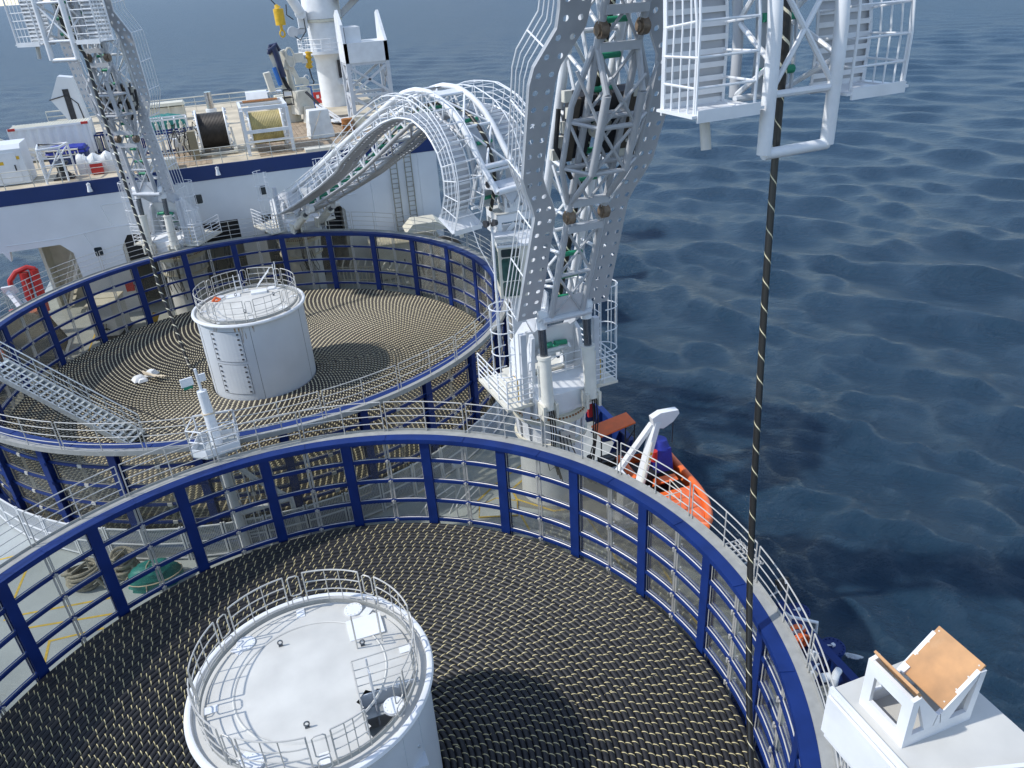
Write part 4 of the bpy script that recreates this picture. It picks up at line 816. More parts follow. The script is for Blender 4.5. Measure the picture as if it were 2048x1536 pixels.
# ================================================================ LOADING ARMS
def resample(P, n):
    P = [V(p) if len(p) == 3 else V((p[0], p[1], 0)) for p in P]; L = [0]
    for i in range(1, len(P)): L.append(L[-1] + (P[i]-P[i-1]).length)
    out = []
    for k in range(n+1):
        d = L[-1]*k/n; i = max(j for j in range(len(L)) if L[j] <= d+1e-9); i = min(i, len(P)-2)
        out.append(P[i].lerp(P[i+1], (d-L[i])/(L[i+1]-L[i])))
    return out
def loading_arm(label, P0, ad, bed, chord, lat, cyl, pivot, turret_rz, nose=None, hose=True, bulge=None, chute_n=5, group='cable loading arms'):
    # local frame: +x along the arm, +y to the side, z up. bed: (s, z) line of the walkway; chord: outer chords; lat: (inner, outer) walkway limits along bed
    rz = math.atan2(ad[1], ad[0]); t = thing('loading_arm', label, 'crane arm', P0, rz)
    def O(nm, mtl, fn, smooth=40, parent=None): mb = MB(); fn(mb); return obj(nm, mb, mtl, parent or t, smooth=smooth)
    # pedestal
    O('pedestal', 'white', lambda m: (m.lathe([(1.30,0),(1.30,2.55),(1.30,3.6),(1.40,3.85),(1.40,3.95)], n=48), [m.bar((1.31*math.cos(a),1.31*math.sin(a),2.7),(1.43*math.cos(a),1.43*math.sin(a),3.95),.05,.22, upv=(-math.sin(a),math.cos(a),0)) for a in [2*PI*k/16 for k in range(16)]]))
    O('service_hatch', 'white', lambda m: m.extr([(1.0,.78,.5),(1.0,.78,2.0),(1.25,.2,2.0),(1.25,.2,.5)],(.12,.09,0)), 0)
    O('lower_flange', 'cream', lambda m: m.ring((0,0),1.38,1.47,2.95,3.07,48))
    be = O('slew_bearing', 'cream', lambda m: (m.lathe([(1.36,3.95),(1.52,3.96),(1.52,4.16),(1.44,4.20),(1.44,4.30),(1.3,4.32)], n=48)))
    O('bearing_bolts', 'rusty', lambda m: [m.box((1.465*math.cos(a),1.465*math.sin(a),4.215), (.05,.05,.06), rz=a) for a in [2*PI*k/64 for k in range(64)]], 0, be)
    O('turret', 'white', lambda m: (m.lathe([(1.30,4.28),(1.38,4.40),(1.38,4.75),(1.45,4.95),(1.45,5.0),(0,5.0)], n=48), m.extr([(1.15,-1.25,4.35),(1.45,-1.25,4.5),(1.45,-1.25,5.3),(.6,-1.25,5.75),(.6,-1.25,4.4)],(0,2.5,0)), m.extr([(.9,-1.15,4.9),(1.9,-1.15,4.9),(1.9,-1.15,5.15),(1.0,-1.15,5.6)],(0,.35,0)), m.extr([(.9,.8,4.9),(1.9,.8,4.9),(1.9,.8,5.15),(1.0,.8,5.6)],(0,.35,0))))
    # A frame: two side cheeks meeting a plate with an arched opening
    def cheeks(m):
        for sy in (-1, 1): m.extr([(-1.3,sy*1.15,5.0),(.9,sy*1.15,5.0),(pivot[0]+.35,sy*.95,pivot[1]-.2),(pivot[0]-.4,sy*.95,pivot[1]+.2),(-1.1,sy*1.1,6.6)], (0,.14,0))
    O('cheek_plate', 'white', cheeks, 0)
    def archp(m):
        K = 12; x0, z0, x1, z1 = -.1, 5.4, pivot[0], pivot[1]
        def q(y, f): return (x0+(x1-x0)*f, y, z0+(z1-z0)*f)
        inn = [(.68*math.cos(PI*k/K), .12+.55*math.sin(PI*k/K)) for k in range(K+1)]
        out = [(1.05*max(-1,min(1,1.5*math.cos(PI*k/K))), min(1.0, .12+1.3*math.sin(PI*k/K))) for k in range(K+1)]
        for e in (0, .12): m.add([V(q(*p))+V((e,0,0)) for p in inn+out], [(k, k+1, K+2+k, K+1+k) for k in range(K)])
    O('arch_plate', 'white', archp)
    # floor of the slewing deck with railings and side ladders
    def plat(m):
        for sy in (-1, 1): m.extr([(-1.6,sy*1.2,5.02),(1.3,sy*1.2,5.02),(1.3,sy*2.35,5.02),(-1.6,sy*2.35,5.02)], (0,0,.10))
        m.b2(-1.9,-.9,-1.2,1.2,5.02,5.12)
    O('slewing_platform', 'creamw', plat, 0)
    for sy in (-1, 1):
        O('platform_rail', 'white', lambda m: rails(m, [(-1.6,sy*2.3,5.12),(-.6,sy*2.3,5.12),(.4,sy*2.3,5.12),(1.25,sy*2.3,5.12),(1.25,sy*1.75,5.12),(1.25,sy*1.25,5.12)], (.22,.44,.66,.88,1.12), r=.024, rp=.03))
        O('side_column', 'grey', lambda m: (m.b2(.95,1.17,sy*1.5-.11,sy*1.5+.11,4.35,7.9),), 0)
        O('caged_ladder', 'white', lambda m: (ladder_mb(m, (.75,sy*1.78,5.1),(.75,sy*1.78,8.9),(1,0,0),w_=.45,r=.028,rr=.018), cage_mb(m,(.75,sy*1.85,6.4),(.75,sy*1.85,9.0),(1,0,0),(0,sy,0),rad=.45,r=.018,hoops=.75)))
        O('yellow_gate', 'yel', lambda m: m.tube([(1.0,sy*1.75,5.2),(1.0,sy*1.75,6.1),(.6,sy*1.75,6.1)], .02, 5)) if hose else None
    O('front_rail', 'white', lambda m: rails(m, [(.7,-1.15,5.55),(.7,-.4,5.55),(.7,.4,5.55),(.7,1.15,5.55)], (.3,.6,.95), r=.022))
    # luffing cylinders
    for sy in (-1, 1):
        a, b = V((cyl[0][0], sy*.90, cyl[0][1])), V((cyl[1][0], sy*.90, cyl[1][1])); d = (b-a).normalized(); c_ = O('cylinder', 'cylw', lambda m: (m.cyl(a, a+(b-a)*cyl[2], .235, n=20), m.cyl(a+(b-a)*cyl[2], a+(b-a)*cyl[2]+d*.1, .27, n=20), m.tube([a+V((-.12,.27*sy,.4)), a+(b-a)*cyl[2]*.9+V((.0,.29*sy,0))], .025, 5)))
        O('rod', 'chrome', lambda m: m.cyl(a+(b-a)*cyl[2], b-d*.2, .145, n=14), parent=c_)
        O('rod_eye', 'white', lambda m: (m.cyl(b+V((0,-.16,0)), b+V((0,.16,0)), .26, n=18), m.cyl(b-d*.5, b-d*.1, .20, n=14)), parent=c_)
        O('foot_clevis', 'creamw', lambda m: (m.box(a+V((0,.26,-.05)), (.5,.1,.6)), m.box(a+V((0,-.26,-.05)), (.5,.1,.6)), m.cyl(a+V((0,-.33,0)), a+V((0,.33,0)), .17, n=14)), parent=c_)
        if hose: O('hydraulic_hose', 'black', lambda m: [m.tube([a+V((.22,.08*k-.06,0)), a+V((.30,.10*k-.06,-.9)), a+V((.26,.05*k-.05-.0*sy,-1.9)), a+V((.1-.02*k,.12*k-sy*.25,-3.0-.25*k))], .027, 6) for k in range(3)])
    if hose:
        O('pedestal_hose', 'black', lambda m: [m.tube([(1.32,-.25+.12*k,3.6),(1.6,-.35+.15*k,3.0),(1.62,-.55+.3*k,2.3),(1.45,-.8+.42*k,2.0-.1*k),(1.38,-.9+.3*k,2.6)], .022, 6) for k in range(4)])
        O('junction_box', 'steel', lambda m: m.box((1.38,.05,3.35),(.12,.62,.55)), 0)
    # conveyor bed, rollers and trusses follow the bed line
    def P3(p, y, n_off=0, i=None): return V((p[0], y, p[1]))
    N = 44; B = resample([(p[0], p[1]) for p in bed], N); Ch = resample([(p[0], p[1]) for p in chord], N)
    LT = resample([(l[0], l[1]) for l in lat], N) if len(lat) != len(bed) else None
    Ls = [0]
    Bd = [V((p[0], p[1], 0)) for p in bed]
    for i in range(1, len(Bd)): Ls.append(Ls[-1] + (Bd[i]-Bd[i-1]).length)
    def latat(f):
        d = Ls[-1]*f; i = min(max(j for j in range(len(Ls)) if Ls[j] <= d+1e-9), len(Bd)-2); q = (d-Ls[i])/(Ls[i+1]-Ls[i]); a, b = lat[i], lat[i+1]
        return a[0]+(b[0]-a[0])*q, a[1]+(b[1]-a[1])*q
    def nrm(i):
        a = B[max(i-1,0)]; b = B[min(i+1,N)]; d = (b-a).normalized(); return V((-d.y, d.x, 0))
    def W(p2, y, n=None, off=0):
        q = p2 + (n*off if n is not None else V((0,0,0))); return V((q.x, y, q.y))
    Nn = [nrm(i) for i in range(N+1)]; LA = [latat(i/N) for i in range(N+1)]
    for sy in (-1, 1):
        O('bottom_chord', 'armgrey_shaded', lambda m: m.tube([W(B[i], sy*.62, Nn[i], -.25) for i in range(1, N)], .105, 10))
        O('top_chord', 'white', lambda m: m.tube([W(Ch[i], sy*.8) for i in range(N+1)], .14, 12))
    def brace(m):
        for k in range(1, N-2, 3):
            for sy in (-1, 1):
                m.tube([W(B[k], sy*.62, Nn[k], -.25), W(Ch[min(k+1, N)], sy*.8)], .055, 6); m.tube([W(Ch[min(k+1, N)], sy*.8), W(B[min(k+3, N-1)], sy*.62, Nn[min(k+3, N-1)], -.25)], .055, 6)
    O('side_brace', 'white', brace)
    def under(m):
        k = 1; f = 1
        while k+4 < N-8:
            a = k; b = k+4
            m.tube([W(B[a], -.62, Nn[a], -.25), W(B[a], .62, Nn[a], -.25)], .075, 8)
            m.tube([W(B[a], -.62, Nn[a], -.25), W(B[b], .62, Nn[b], -.25)], .048, 6); m.tube([W(B[a], .62, Nn[a], -.25), W(B[b], -.62, Nn[b], -.25)], .048, 6); k += 4
    O('underside_brace', 'armgrey_shaded', under)
    def topb(m):
        for k in range(2, N-1, 4):
            a, b = Ch[k], Ch[min(k+4, N)]; m.tube([W(a,-.8), W(a,.8)], .07, 8)
            if k+4 <= N: m.tube([W(a,-.8), W(b,.8)], .055, 6); m.tube([W(a,.8), W(b,-.8)], .055, 6)
    O('top_brace', 'white', topb)
    O('end_beam', 'white', lambda m: (m.tube([W(Ch[N],-.8), W(Ch[N],.8)], .11, 10), m.tube([W(B[N-1],-.8,Nn[N-1],0), W(B[N-1],.8,Nn[N-1],0)], .07, 8)))
    O('conveyor_bed', 'grey', lambda m: [m.add([W(B[i], -.42, Nn[i], o_), W(B[i+1], -.42, Nn[i+1], o_), W(B[i+1], .42, Nn[i+1], o_), W(B[i], .42, Nn[i], o_)], [(0,1,2,3)]) for i in range(int(N*.72), N-1) for o_ in (.02,)] or m.box((0,0,5.3),(.1,.1,.1)), 0)
    O('bed_rail', 'grey', lambda m: [m.tube([W(B[i], sy*.45, Nn[i], .18) for i in range(1, N)], .04, 6) for sy in (-1, 1)])
    for k in range(2, N, 2):
        mb = MB(); a, b = W(B[k], -.42, Nn[k], .22), W(B[k], .42, Nn[k], .22); mb.cyl(a, b, .085, n=10)
        ro = obj('roller', mb, 'green', t)
    # roller path inside the turret
    for k in range(4): O('turret_roller', 'green', lambda m: (m.cyl((.5-.55*k,-.55,6.9-.42*k),(.5-.55*k,-.06,6.95-.42*k),.10,n=10), m.cyl((.5-.55*k,.06,6.95-.42*k),(.5-.55*k,.55,6.9-.42*k),.10,n=10)))
    O('turret_roller_frame', 'white', lambda m: [m.bar((.6,sy*.62,6.8),(-1.2,sy*.62,5.4),.08,.2) for sy in (-1,1)] + [m.bar((.45-.55*k,-.6,6.7-.42*k),(.45-.55*k,.6,6.7-.42*k),.06,.1) for k in range(4)], 0)
    # walkways with round lightening holes, kerbs and railings
    for sy in (-1, 1):
        wk = MB(); i = 1; last = int(N*.66) if chute_n else N
        while i < N-1:
            j = i+1; A, B_, C_, D_ = W(B[i], sy*LA[i][0], Nn[i]), W(B[i], sy*LA[i][1], Nn[i]), W(B[j], sy*LA[j][1], Nn[j]), W(B[j], sy*LA[j][0], Nn[j])
            if sy < 0: A, B_, C_, D_ = B_, A, D_, C_
            if i < last: wk.holed(A, B_, C_, D_, 2, max(1, round((B[j]-B[i]).length/.36)), .085, .02)
            else: wk.add([A, B_, C_, D_], [(0,1,2,3)])
            i = j
        wo = obj('walkway', wk, 'armgrey_shaded', t, smooth=0)
        O('kerb', 'white', lambda m: (m.tube([W(B[i], sy*LA[i][1], Nn[i], .05) for i in range(1, N)], .05, 4), m.tube([W(B[i], sy*LA[i][0], Nn[i], .05) for i in range(1, N)], .035, 4)), 0, wo)
        O('tread', 'white', lambda m: [m.bar(W(B[i], sy*LA[i][0], Nn[i], .06), W(B[i], sy*LA[i][1], Nn[i], .06), .03, .10) for i in range(last, N-1)] + [m.bar(W((B[i]+B[i+1])/2, sy*LA[i][0], Nn[i], .06), W((B[i]+B[i+1])/2, sy*LA[i][1], Nn[i], .06), .03, .10) for i in range(last, N-1)], 0, wo)
        O('walkway_rail', 'white', lambda m: (rails(m, [W(B[i], sy*LA[i][1], Nn[i], .03) for i in range(1, N)], (.3,.56,.82,1.08), every=4, r=.020, rp=.026, upv=[V((Nn[i].x, 0, Nn[i].y)) for i in range(1, N)], top=.026)))
        if chute_n:   # box rails round the chute end of the walkway
            O('chute_rail', 'white', lambda m: [m.tube([W(B[i], sy*LA[i][1], Nn[i], .02), W(B[i], sy*LA[i][1], Nn[i], 1.05), W(B[i], sy*(LA[i][0]+.05), Nn[i], 1.05), W(B[i], sy*(LA[i][0]+.05), Nn[i], .05)], .026, 6) for i in range(N-1, int(N*.72), -1)] + [m.tube([W(B[i], sy*y_, Nn[i], 1.05) for i in range(int(N*.72), N)], .03, 6) for y_ in (LA[N-2][1], LA[N-2][0]+.05)])
            O('end_platform', 'white', lambda m: (m.add([W(B[N-1], sy*LA[N-1][0], Nn[N-1], 0), W(B[N-1], sy*LA[N-1][1], Nn[N-1], 0), W(B[N-1], sy*LA[N-1][1], Nn[N-1], 1.15), W(B[N-1], sy*LA[N-1][0], Nn[N-1], 1.15)], [(0,1,2,3)]), [m.bar(W(B[N-1], sy*LA[N-1][q], Nn[N-1], 0), W(B[N-1], sy*LA[N-1][q], Nn[N-1], 1.15), .05, .22, upv=(0,1,0)) for q in (0,1)], m.bar(W(B[N-1], sy*LA[N-1][0], Nn[N-1], 1.15), W(B[N-1], sy*LA[N-1][1], Nn[N-1], 1.15), .05, .22), m.bar(W(B[N-1], sy*LA[N-1][0], Nn[N-1], .0), W(B[N-1], sy*LA[N-1][1], Nn[N-1], .0), .05, .22)), 0)
    if bulge:
        i0, i1 = bulge
        keel = [W(B[i], 0, Nn[i], -1.05 if i0+2 < i < i1-2 else -.45) for i in range(i0, i1+1)]
        for sy in (-1, 1):
            O('keel_chord', 'armgrey_shaded', lambda m: m.tube([W(B[i], sy*.55, Nn[i], -1.0) for i in range(i0+3, i1-1)], .12, 12))
            O('outrigger_chord', 'armgrey_shaded', lambda m: m.tube([W(B[i0], sy*.7, Nn[i0], -.2)] + [W(B[i], sy*1.25, Nn[i], -.45) for i in range(i0+3, i1-2)] + [W(B[i1], sy*.7, Nn[i1], -.2)], .085, 8))
        def kb(m):
            for k in range(i0+3, i1-3, 3):
                for sy in (-1, 1):
                    m.tube([W(B[k], sy*.55, Nn[k], -1.0), W(B[k], sy*1.25, Nn[k], -.45)], .055, 6); m.tube([W(B[k], sy*.55, Nn[k], -1.0), W(B[k+3], sy*1.25, Nn[k+3], -.45)], .045, 6)
                    m.tube([W(B[k], sy*.55, Nn[k], -1.0), W(B[k+3], -sy*.55, Nn[k+3], -1.0)], .05, 6)
                m.tube([W(B[k], -.55, Nn[k], -1.0), W(B[k], .55, Nn[k], -1.0)], .07, 8); m.tube([W(B[k], -1.25, Nn[k], -.45), W(B[k], 1.25, Nn[k], -.45)], .07, 8)
            for sy in (-1, 1):
                m.tube([W(B[i0], sy*.62, Nn[i0], -.25), W(B[i0+3], sy*.55, Nn[i0+3], -1.0)], .09, 8); m.tube([W(B[i1], sy*.62, Nn[i1], -.25), W(B[i1-2], sy*.55, Nn[i1-2], -1.0)], .09, 8)
        O('keel_brace', 'armgrey_shaded', kb)
        O('tensioner', 'dark', lambda m: [m.bar(W(B[i0+3], y_, Nn[i0+3], .15), W(B[i1-3], y_, Nn[i1-3], .15), .40, .75, upv=(0,1,0)) for y_ in (-.62, .62)] + [m.bar(W(B[i0+4], 0, Nn[i0+4], .6), W(B[i1-4], 0, Nn[i1-4], .6), .8, .5, upv=(0,1,0))], 0)
        O('tensioner_pad', 'brown', lambda m: [m.bar(W(B[i0+3], sy*.9, Nn[i0+3], -.1), W(B[i1-3], sy*.9, Nn[i1-3], -.1), .14, .22, upv=(0,1,0)) for sy in (-1,1)], 0)
        rr_ = random.Random(2)
        O('tensioner_valve', 'creamw', lambda m: [m.box(W(B[i], sy*rr_.uniform(.85,1.15), Nn[i], rr_.uniform(-.2,.3)), (.22,.22,.3)) for i in range(i0+3, i1-2) for sy in (-1,1)] + [m.cyl(W(B[i0+5], -.3, Nn[i0+5], -.3), W(B[i0+5], .3, Nn[i0+5], .1), .2, n=10)], 0)
        O('tensioner_hose', 'black', lambda m: [m.tube([W(B[i0+6], sy*1.2, Nn[i0+6], .3), W(B[i0+4], sy*1.35, Nn[i0+4], -.1), W(B[i0+3], sy*1.1, Nn[i0+3], -.4), W(B[i0+2], sy*.8, Nn[i0+2], -.3)], .07, 8) for sy in (-1,1)])
        hk = (i0-1, i1+1)
    else: hk = ()
    for k in hk:
        for sy in (-1, 1): O('hinge_pin', 'rustpin', lambda m: (m.cyl(W(B[k], sy*.62-.16, Nn[k], -.3), W(B[k], sy*.62+.16, Nn[k], -.3), .15, n=12), m.cyl(W(B[k], sy*.62-.10, Nn[k], -.3), W(B[k], sy*.62+.10, Nn[k], -.3), .22, n=12)))
        O('hinge_beam', 'armgrey_shaded', lambda m: [m.bar(W(B[k+e], -.62, Nn[k+e], -.28), W(B[k+e], .62, Nn[k+e], -.28), .28, .22) for e in (-1, 1)], 0)
    O('heel_plate', 'grey', lambda m: (m.add([W(B[1], -.55, Nn[1], -.25), W(B[1], .55, Nn[1], -.25), W(B[3], .5, Nn[3], -.25), W(B[3], -.5, Nn[3], -.25)], [(0,1,2,3)]), m.tube([W(B[1], -.95, Nn[1], -.3), W(B[1], .95, Nn[1], -.3)], .12, 10)), 0)
    O('heel_cheek', 'grey', lambda m: [m.extr([(pivot[0]-.2,sy*.75,pivot[1]-.3), W(B[1],sy*.75,Nn[1],-.35), W(B[3],sy*.75,Nn[3],.1), W(Ch[2],sy*.75), W(Ch[0],sy*.75), (pivot[0]-.5,sy*.75,pivot[1]+.3)], (0,.06,0)) for sy in (-1,1)], 0)
    # cable lying in the arm
    O('inner_cable', 'hang2' , lambda m: cable_into(m, [W(B[i], .0, Nn[i], .40) for i in range(0, N)], .09))
    O('arm_lamp', 'steel', lambda m: (m.cyl(W(B[N-1], -1.9, Nn[N-1], .5)+V((0,0,-.15)), W(B[N-1], -1.9, Nn[N-1], .5)+V((.12,0,-.75)), .10, n=10),))
    if nose:
        def np_(m):
            for sy in (-1, 1):
                q = [nose[0], nose[1], nose[2]]; m.extr([V((p[0], sy*.78, p[1])) for p in q], (0, .06, 0))
            a, b = nose[0], nose[2]
        O('nose_plate', 'white', np_, 0)
        O('nose_plate_hole', 'dark', lambda m: [m.cyl((nose[3][0]+.28*k, 1*.86 if sy > 0 else -.80, nose[3][1]-.42*k), (nose[3][0]+.28*k, (.86 if sy > 0 else -.80)+.01*sy, nose[3][1]-.42*k), .09+.03*k, n=12) for k in range(3) for sy in (-1,1)])
        O('nose_beam', 'white', lambda m: [m.tube([(p[0],-.8,p[1]),(p[0],.8,p[1])], .12, 10) for p in nose[4]])
        O('nose_wedge', 'grey', lambda m: m.extr([(nose[4][0][0],-.55,nose[4][0][1]),(nose[4][0][0]-.05,0,nose[4][0][1]-.75),(nose[4][0][0],.55,nose[4][0][1])], (-.6,0,.3)), 0)
        O('junction_plate', 'white', lambda m: [m.add([W(Ch[k],-.7), W(Ch[k],.7), W(Ch[k+1],.7), W(Ch[k+1],-.7)], [(0,1,2,3)]) for k in (int(N*.70), int(N*.76))], 0)
    return t
def cable_into(m, P, r, n=10):
    P = [V(p) for p in P]; base = len(m.v); m.uv = m.uv or []; T = []; N = len(P); cum = 0; L = [0]
    for i in range(1, N): L.append(L[-1] + (P[i]-P[i-1]).length)
    u = None; vs = []
    for i in range(N):
        d = (P[min(i+1,N-1)]-P[max(i-1,0)]).normalized()
        if u is None:
            u = d.cross(V((0,0,1))); u = u if u.length > .1 else d.cross(V((1,0,0))); u.normalize()
        u = (u - d*u.dot(d)).normalized(); w_ = d.cross(u)
        for k in range(n+1): a = 2*PI*k/n; vs.append(P[i] + (u*math.cos(a)+w_*math.sin(a))*r)
    fs = []
    for i in range(N-1):
        for k in range(n):
            fs.append((i*(n+1)+k, i*(n+1)+k+1, (i+1)*(n+1)+k+1, (i+1)*(n+1)+k)); m.uv += [(L[i], k/n), (L[i], (k+1)/n), (L[i+1], (k+1)/n), (L[i+1], k/n)]
    return m.add(vs, fs)
def typeA(extra, endz, cr=2.6, inc=69.3):
    inc = math.radians(inc); e = (math.cos(inc), math.sin(inc)); A0 = (1.47, 8.73)
    def Pt(t_): return (A0[0]+e[0]*t_, A0[1]+e[1]*t_)
    bed = [Pt(-.6), Pt(0), Pt(4.3), Pt(5.5), Pt(8.8), Pt(10), Pt(10.9+extra)]; lat = [(.95,1.75),(.95,1.8),(.95,1.66),(1.6,2.22),(1.6,2.38),(.88,1.72),(.88,1.8)]
    s0, z0 = Pt(10.9+extra); cx, cz = s0+e[1]*cr, z0-e[0]*cr; a0 = PI-(PI/2-inc); K = 14
    for k in range(1, K+1):
        a = a0 - a0*k/K; bed.append((cx+cr*math.cos(a), cz+cr*math.sin(a))); q = k/K; lat.append((.88+.25*q, 1.8+.75*q))
    bed.append((cx+cr, endz)); lat.append((1.13, 2.55))
    chord = []; off = 1.0
    for i in range(len(bed)):
        a = bed[max(i-1,0)]; b = bed[min(i+1, len(bed)-1)]; d = V((b[0]-a[0], b[1]-a[1])).normalized() if False else None
        dx_, dz_ = b[0]-a[0], b[1]-a[1]; L = math.hypot(dx_, dz_); chord.append((bed[i][0]-dz_/L*off, bed[i][1]+dx_/L*off))
    chord[-1] = (chord[-1][0], endz-.45)
    return bed, chord, lat
bed, chord, lat = typeA(0, 16.35, 2.88)
Lb = sum(math.hypot(bed[i+1][0]-bed[i][0], bed[i+1][1]-bed[i][1]) for i in range(len(bed)-1)); ki = lambda t_: round((t_+.6)/Lb*44)
nose_a = [(11.0,19.5),(12.2,19.0),(12.0,17.6),(11.6,18.6),[(12.2,18.2)]]
loading_arm('tall grey loading arm beside the nearer tank, black hoses down its round pedestal', (10.6,11.3,0), (.07,-.998), bed, chord, lat, ((1.75,5.0),(1.42,8.65),.55), (.3,7.6), 0, bulge=(ki(4.6), ki(9.3)))
bed, chord, lat = typeA(.2, 17.0, .75, 84)
loading_arm('tall grey loading arm at upper left, leaning over the farther tank', (-3.76,40.65,0), (-.53,-.85), bed, chord, lat, ((1.75,5.0),(1.42,8.65),.55), (.3,7.6), 0, bulge=(ki(4.6), ki(9.3)))
bed = [(1.5,6.2),(5.0,7.55),(8.9,9.25),(11.3,10.45),(12.4,11.05),(15.4,12.75),(16.6,13.35),(18.0,13.75),(19.4,13.80),(20.5,13.45),(21.3,12.8),(21.7,11.9),(21.75,11.0),(21.4,10.0),(21.0,9.4)]
lat = [(.95,1.9),(.95,2.0),(.95,2.1),(1.0,2.1),(1.3,2.4),(1.3,2.4),(.95,2.15),(.95,2.2),(1.0,2.3),(1.1,2.4),(1.1,2.45),(1.1,2.5),(1.1,2.55),(1.1,2.6),(1.1,2.6)]
chord = [(2.2,7.7),(9.1,11.1),(15.6,14.15),(16.6,14.55),(17.6,14.78),(18.7,14.78),(19.7,14.5),(20.6,14.0),(21.3,13.3),(21.9,12.5),(22.6,11.6),(23.3,10.9)]
arm_b = loading_arm('low arched white loading arm resting its nose on the cradle tower beyond the farther tank', (3.9,40.3,0), (.35,-.94), bed, chord, lat, ((1.9,5.3),(4.6,7.0),.62), (.3,6.9), 0,
    nose=[(21.9,12.6),(23.3,11.0),(22.0,10.9),(22.05,12.0),[(23.3,10.95),(22.0,10.85),(22.5,11.9)]])
# ================================================================ HANGING CABLES
def hanging(label, pts, r, mtl):
    P = [V(p) for p in pts]; out = []
    for i in range(len(P)-1):
        p0 = P[max(i-1,0)]; p1, p2 = P[i], P[i+1]; p3 = P[min(i+2, len(P)-1)]
        for k in range(8):
            t_ = k/8; out.append(.5*((2*p1) + (p2-p0)*t_ + (2*p0-5*p1+4*p2-p3)*t_*t_ + (3*p1-p0-3*p2+p3)*t_**3))
    out.append(P[-1]); mb = MB(); cable_into(mb, out, r, 14); return tag(obj('hanging_cable', mb, mtl, smooth=60), label, 'cable')
hanging('long black cable with thin pale spiral hanging from the nearer arm into the nearer tank', [(11.5,.2,19.0),(11.46,.12,17.3),(11.42,.03,15.98),(11.3,-.17,14.58),(11.13,-.49,12.68),(10.96,-.83,10.89),(10.77,-1.19,9.26),(10.49,-1.73,7.11),(10.25,-2.2,5.71),(9.84,-2.99,4.15),(9.43,-3.79,2.97),(8.87,-4.87,1.79),(8.5,-5.6,1.4)], .076, 'hang1')
hanging('black cable with bold cream spiral dropping from the upper left arm into the farther tank', [(-5.75,37.0,18.5),(-5.66,36.8,17.07),(-5.5,36.6,16.52),(-5.4,35.9,14.2),(-5.2,35.0,11.93),(-5.04,34.0,9.63),(-4.68,32.4,6.57),(-4.57,31.4,4.82),(-4.26,30.4,3.32),(-4.0,29.1,1.75),(-3.85,28.4,1.25),(-3.6,27.6,1.18)], .09, 'hang2')
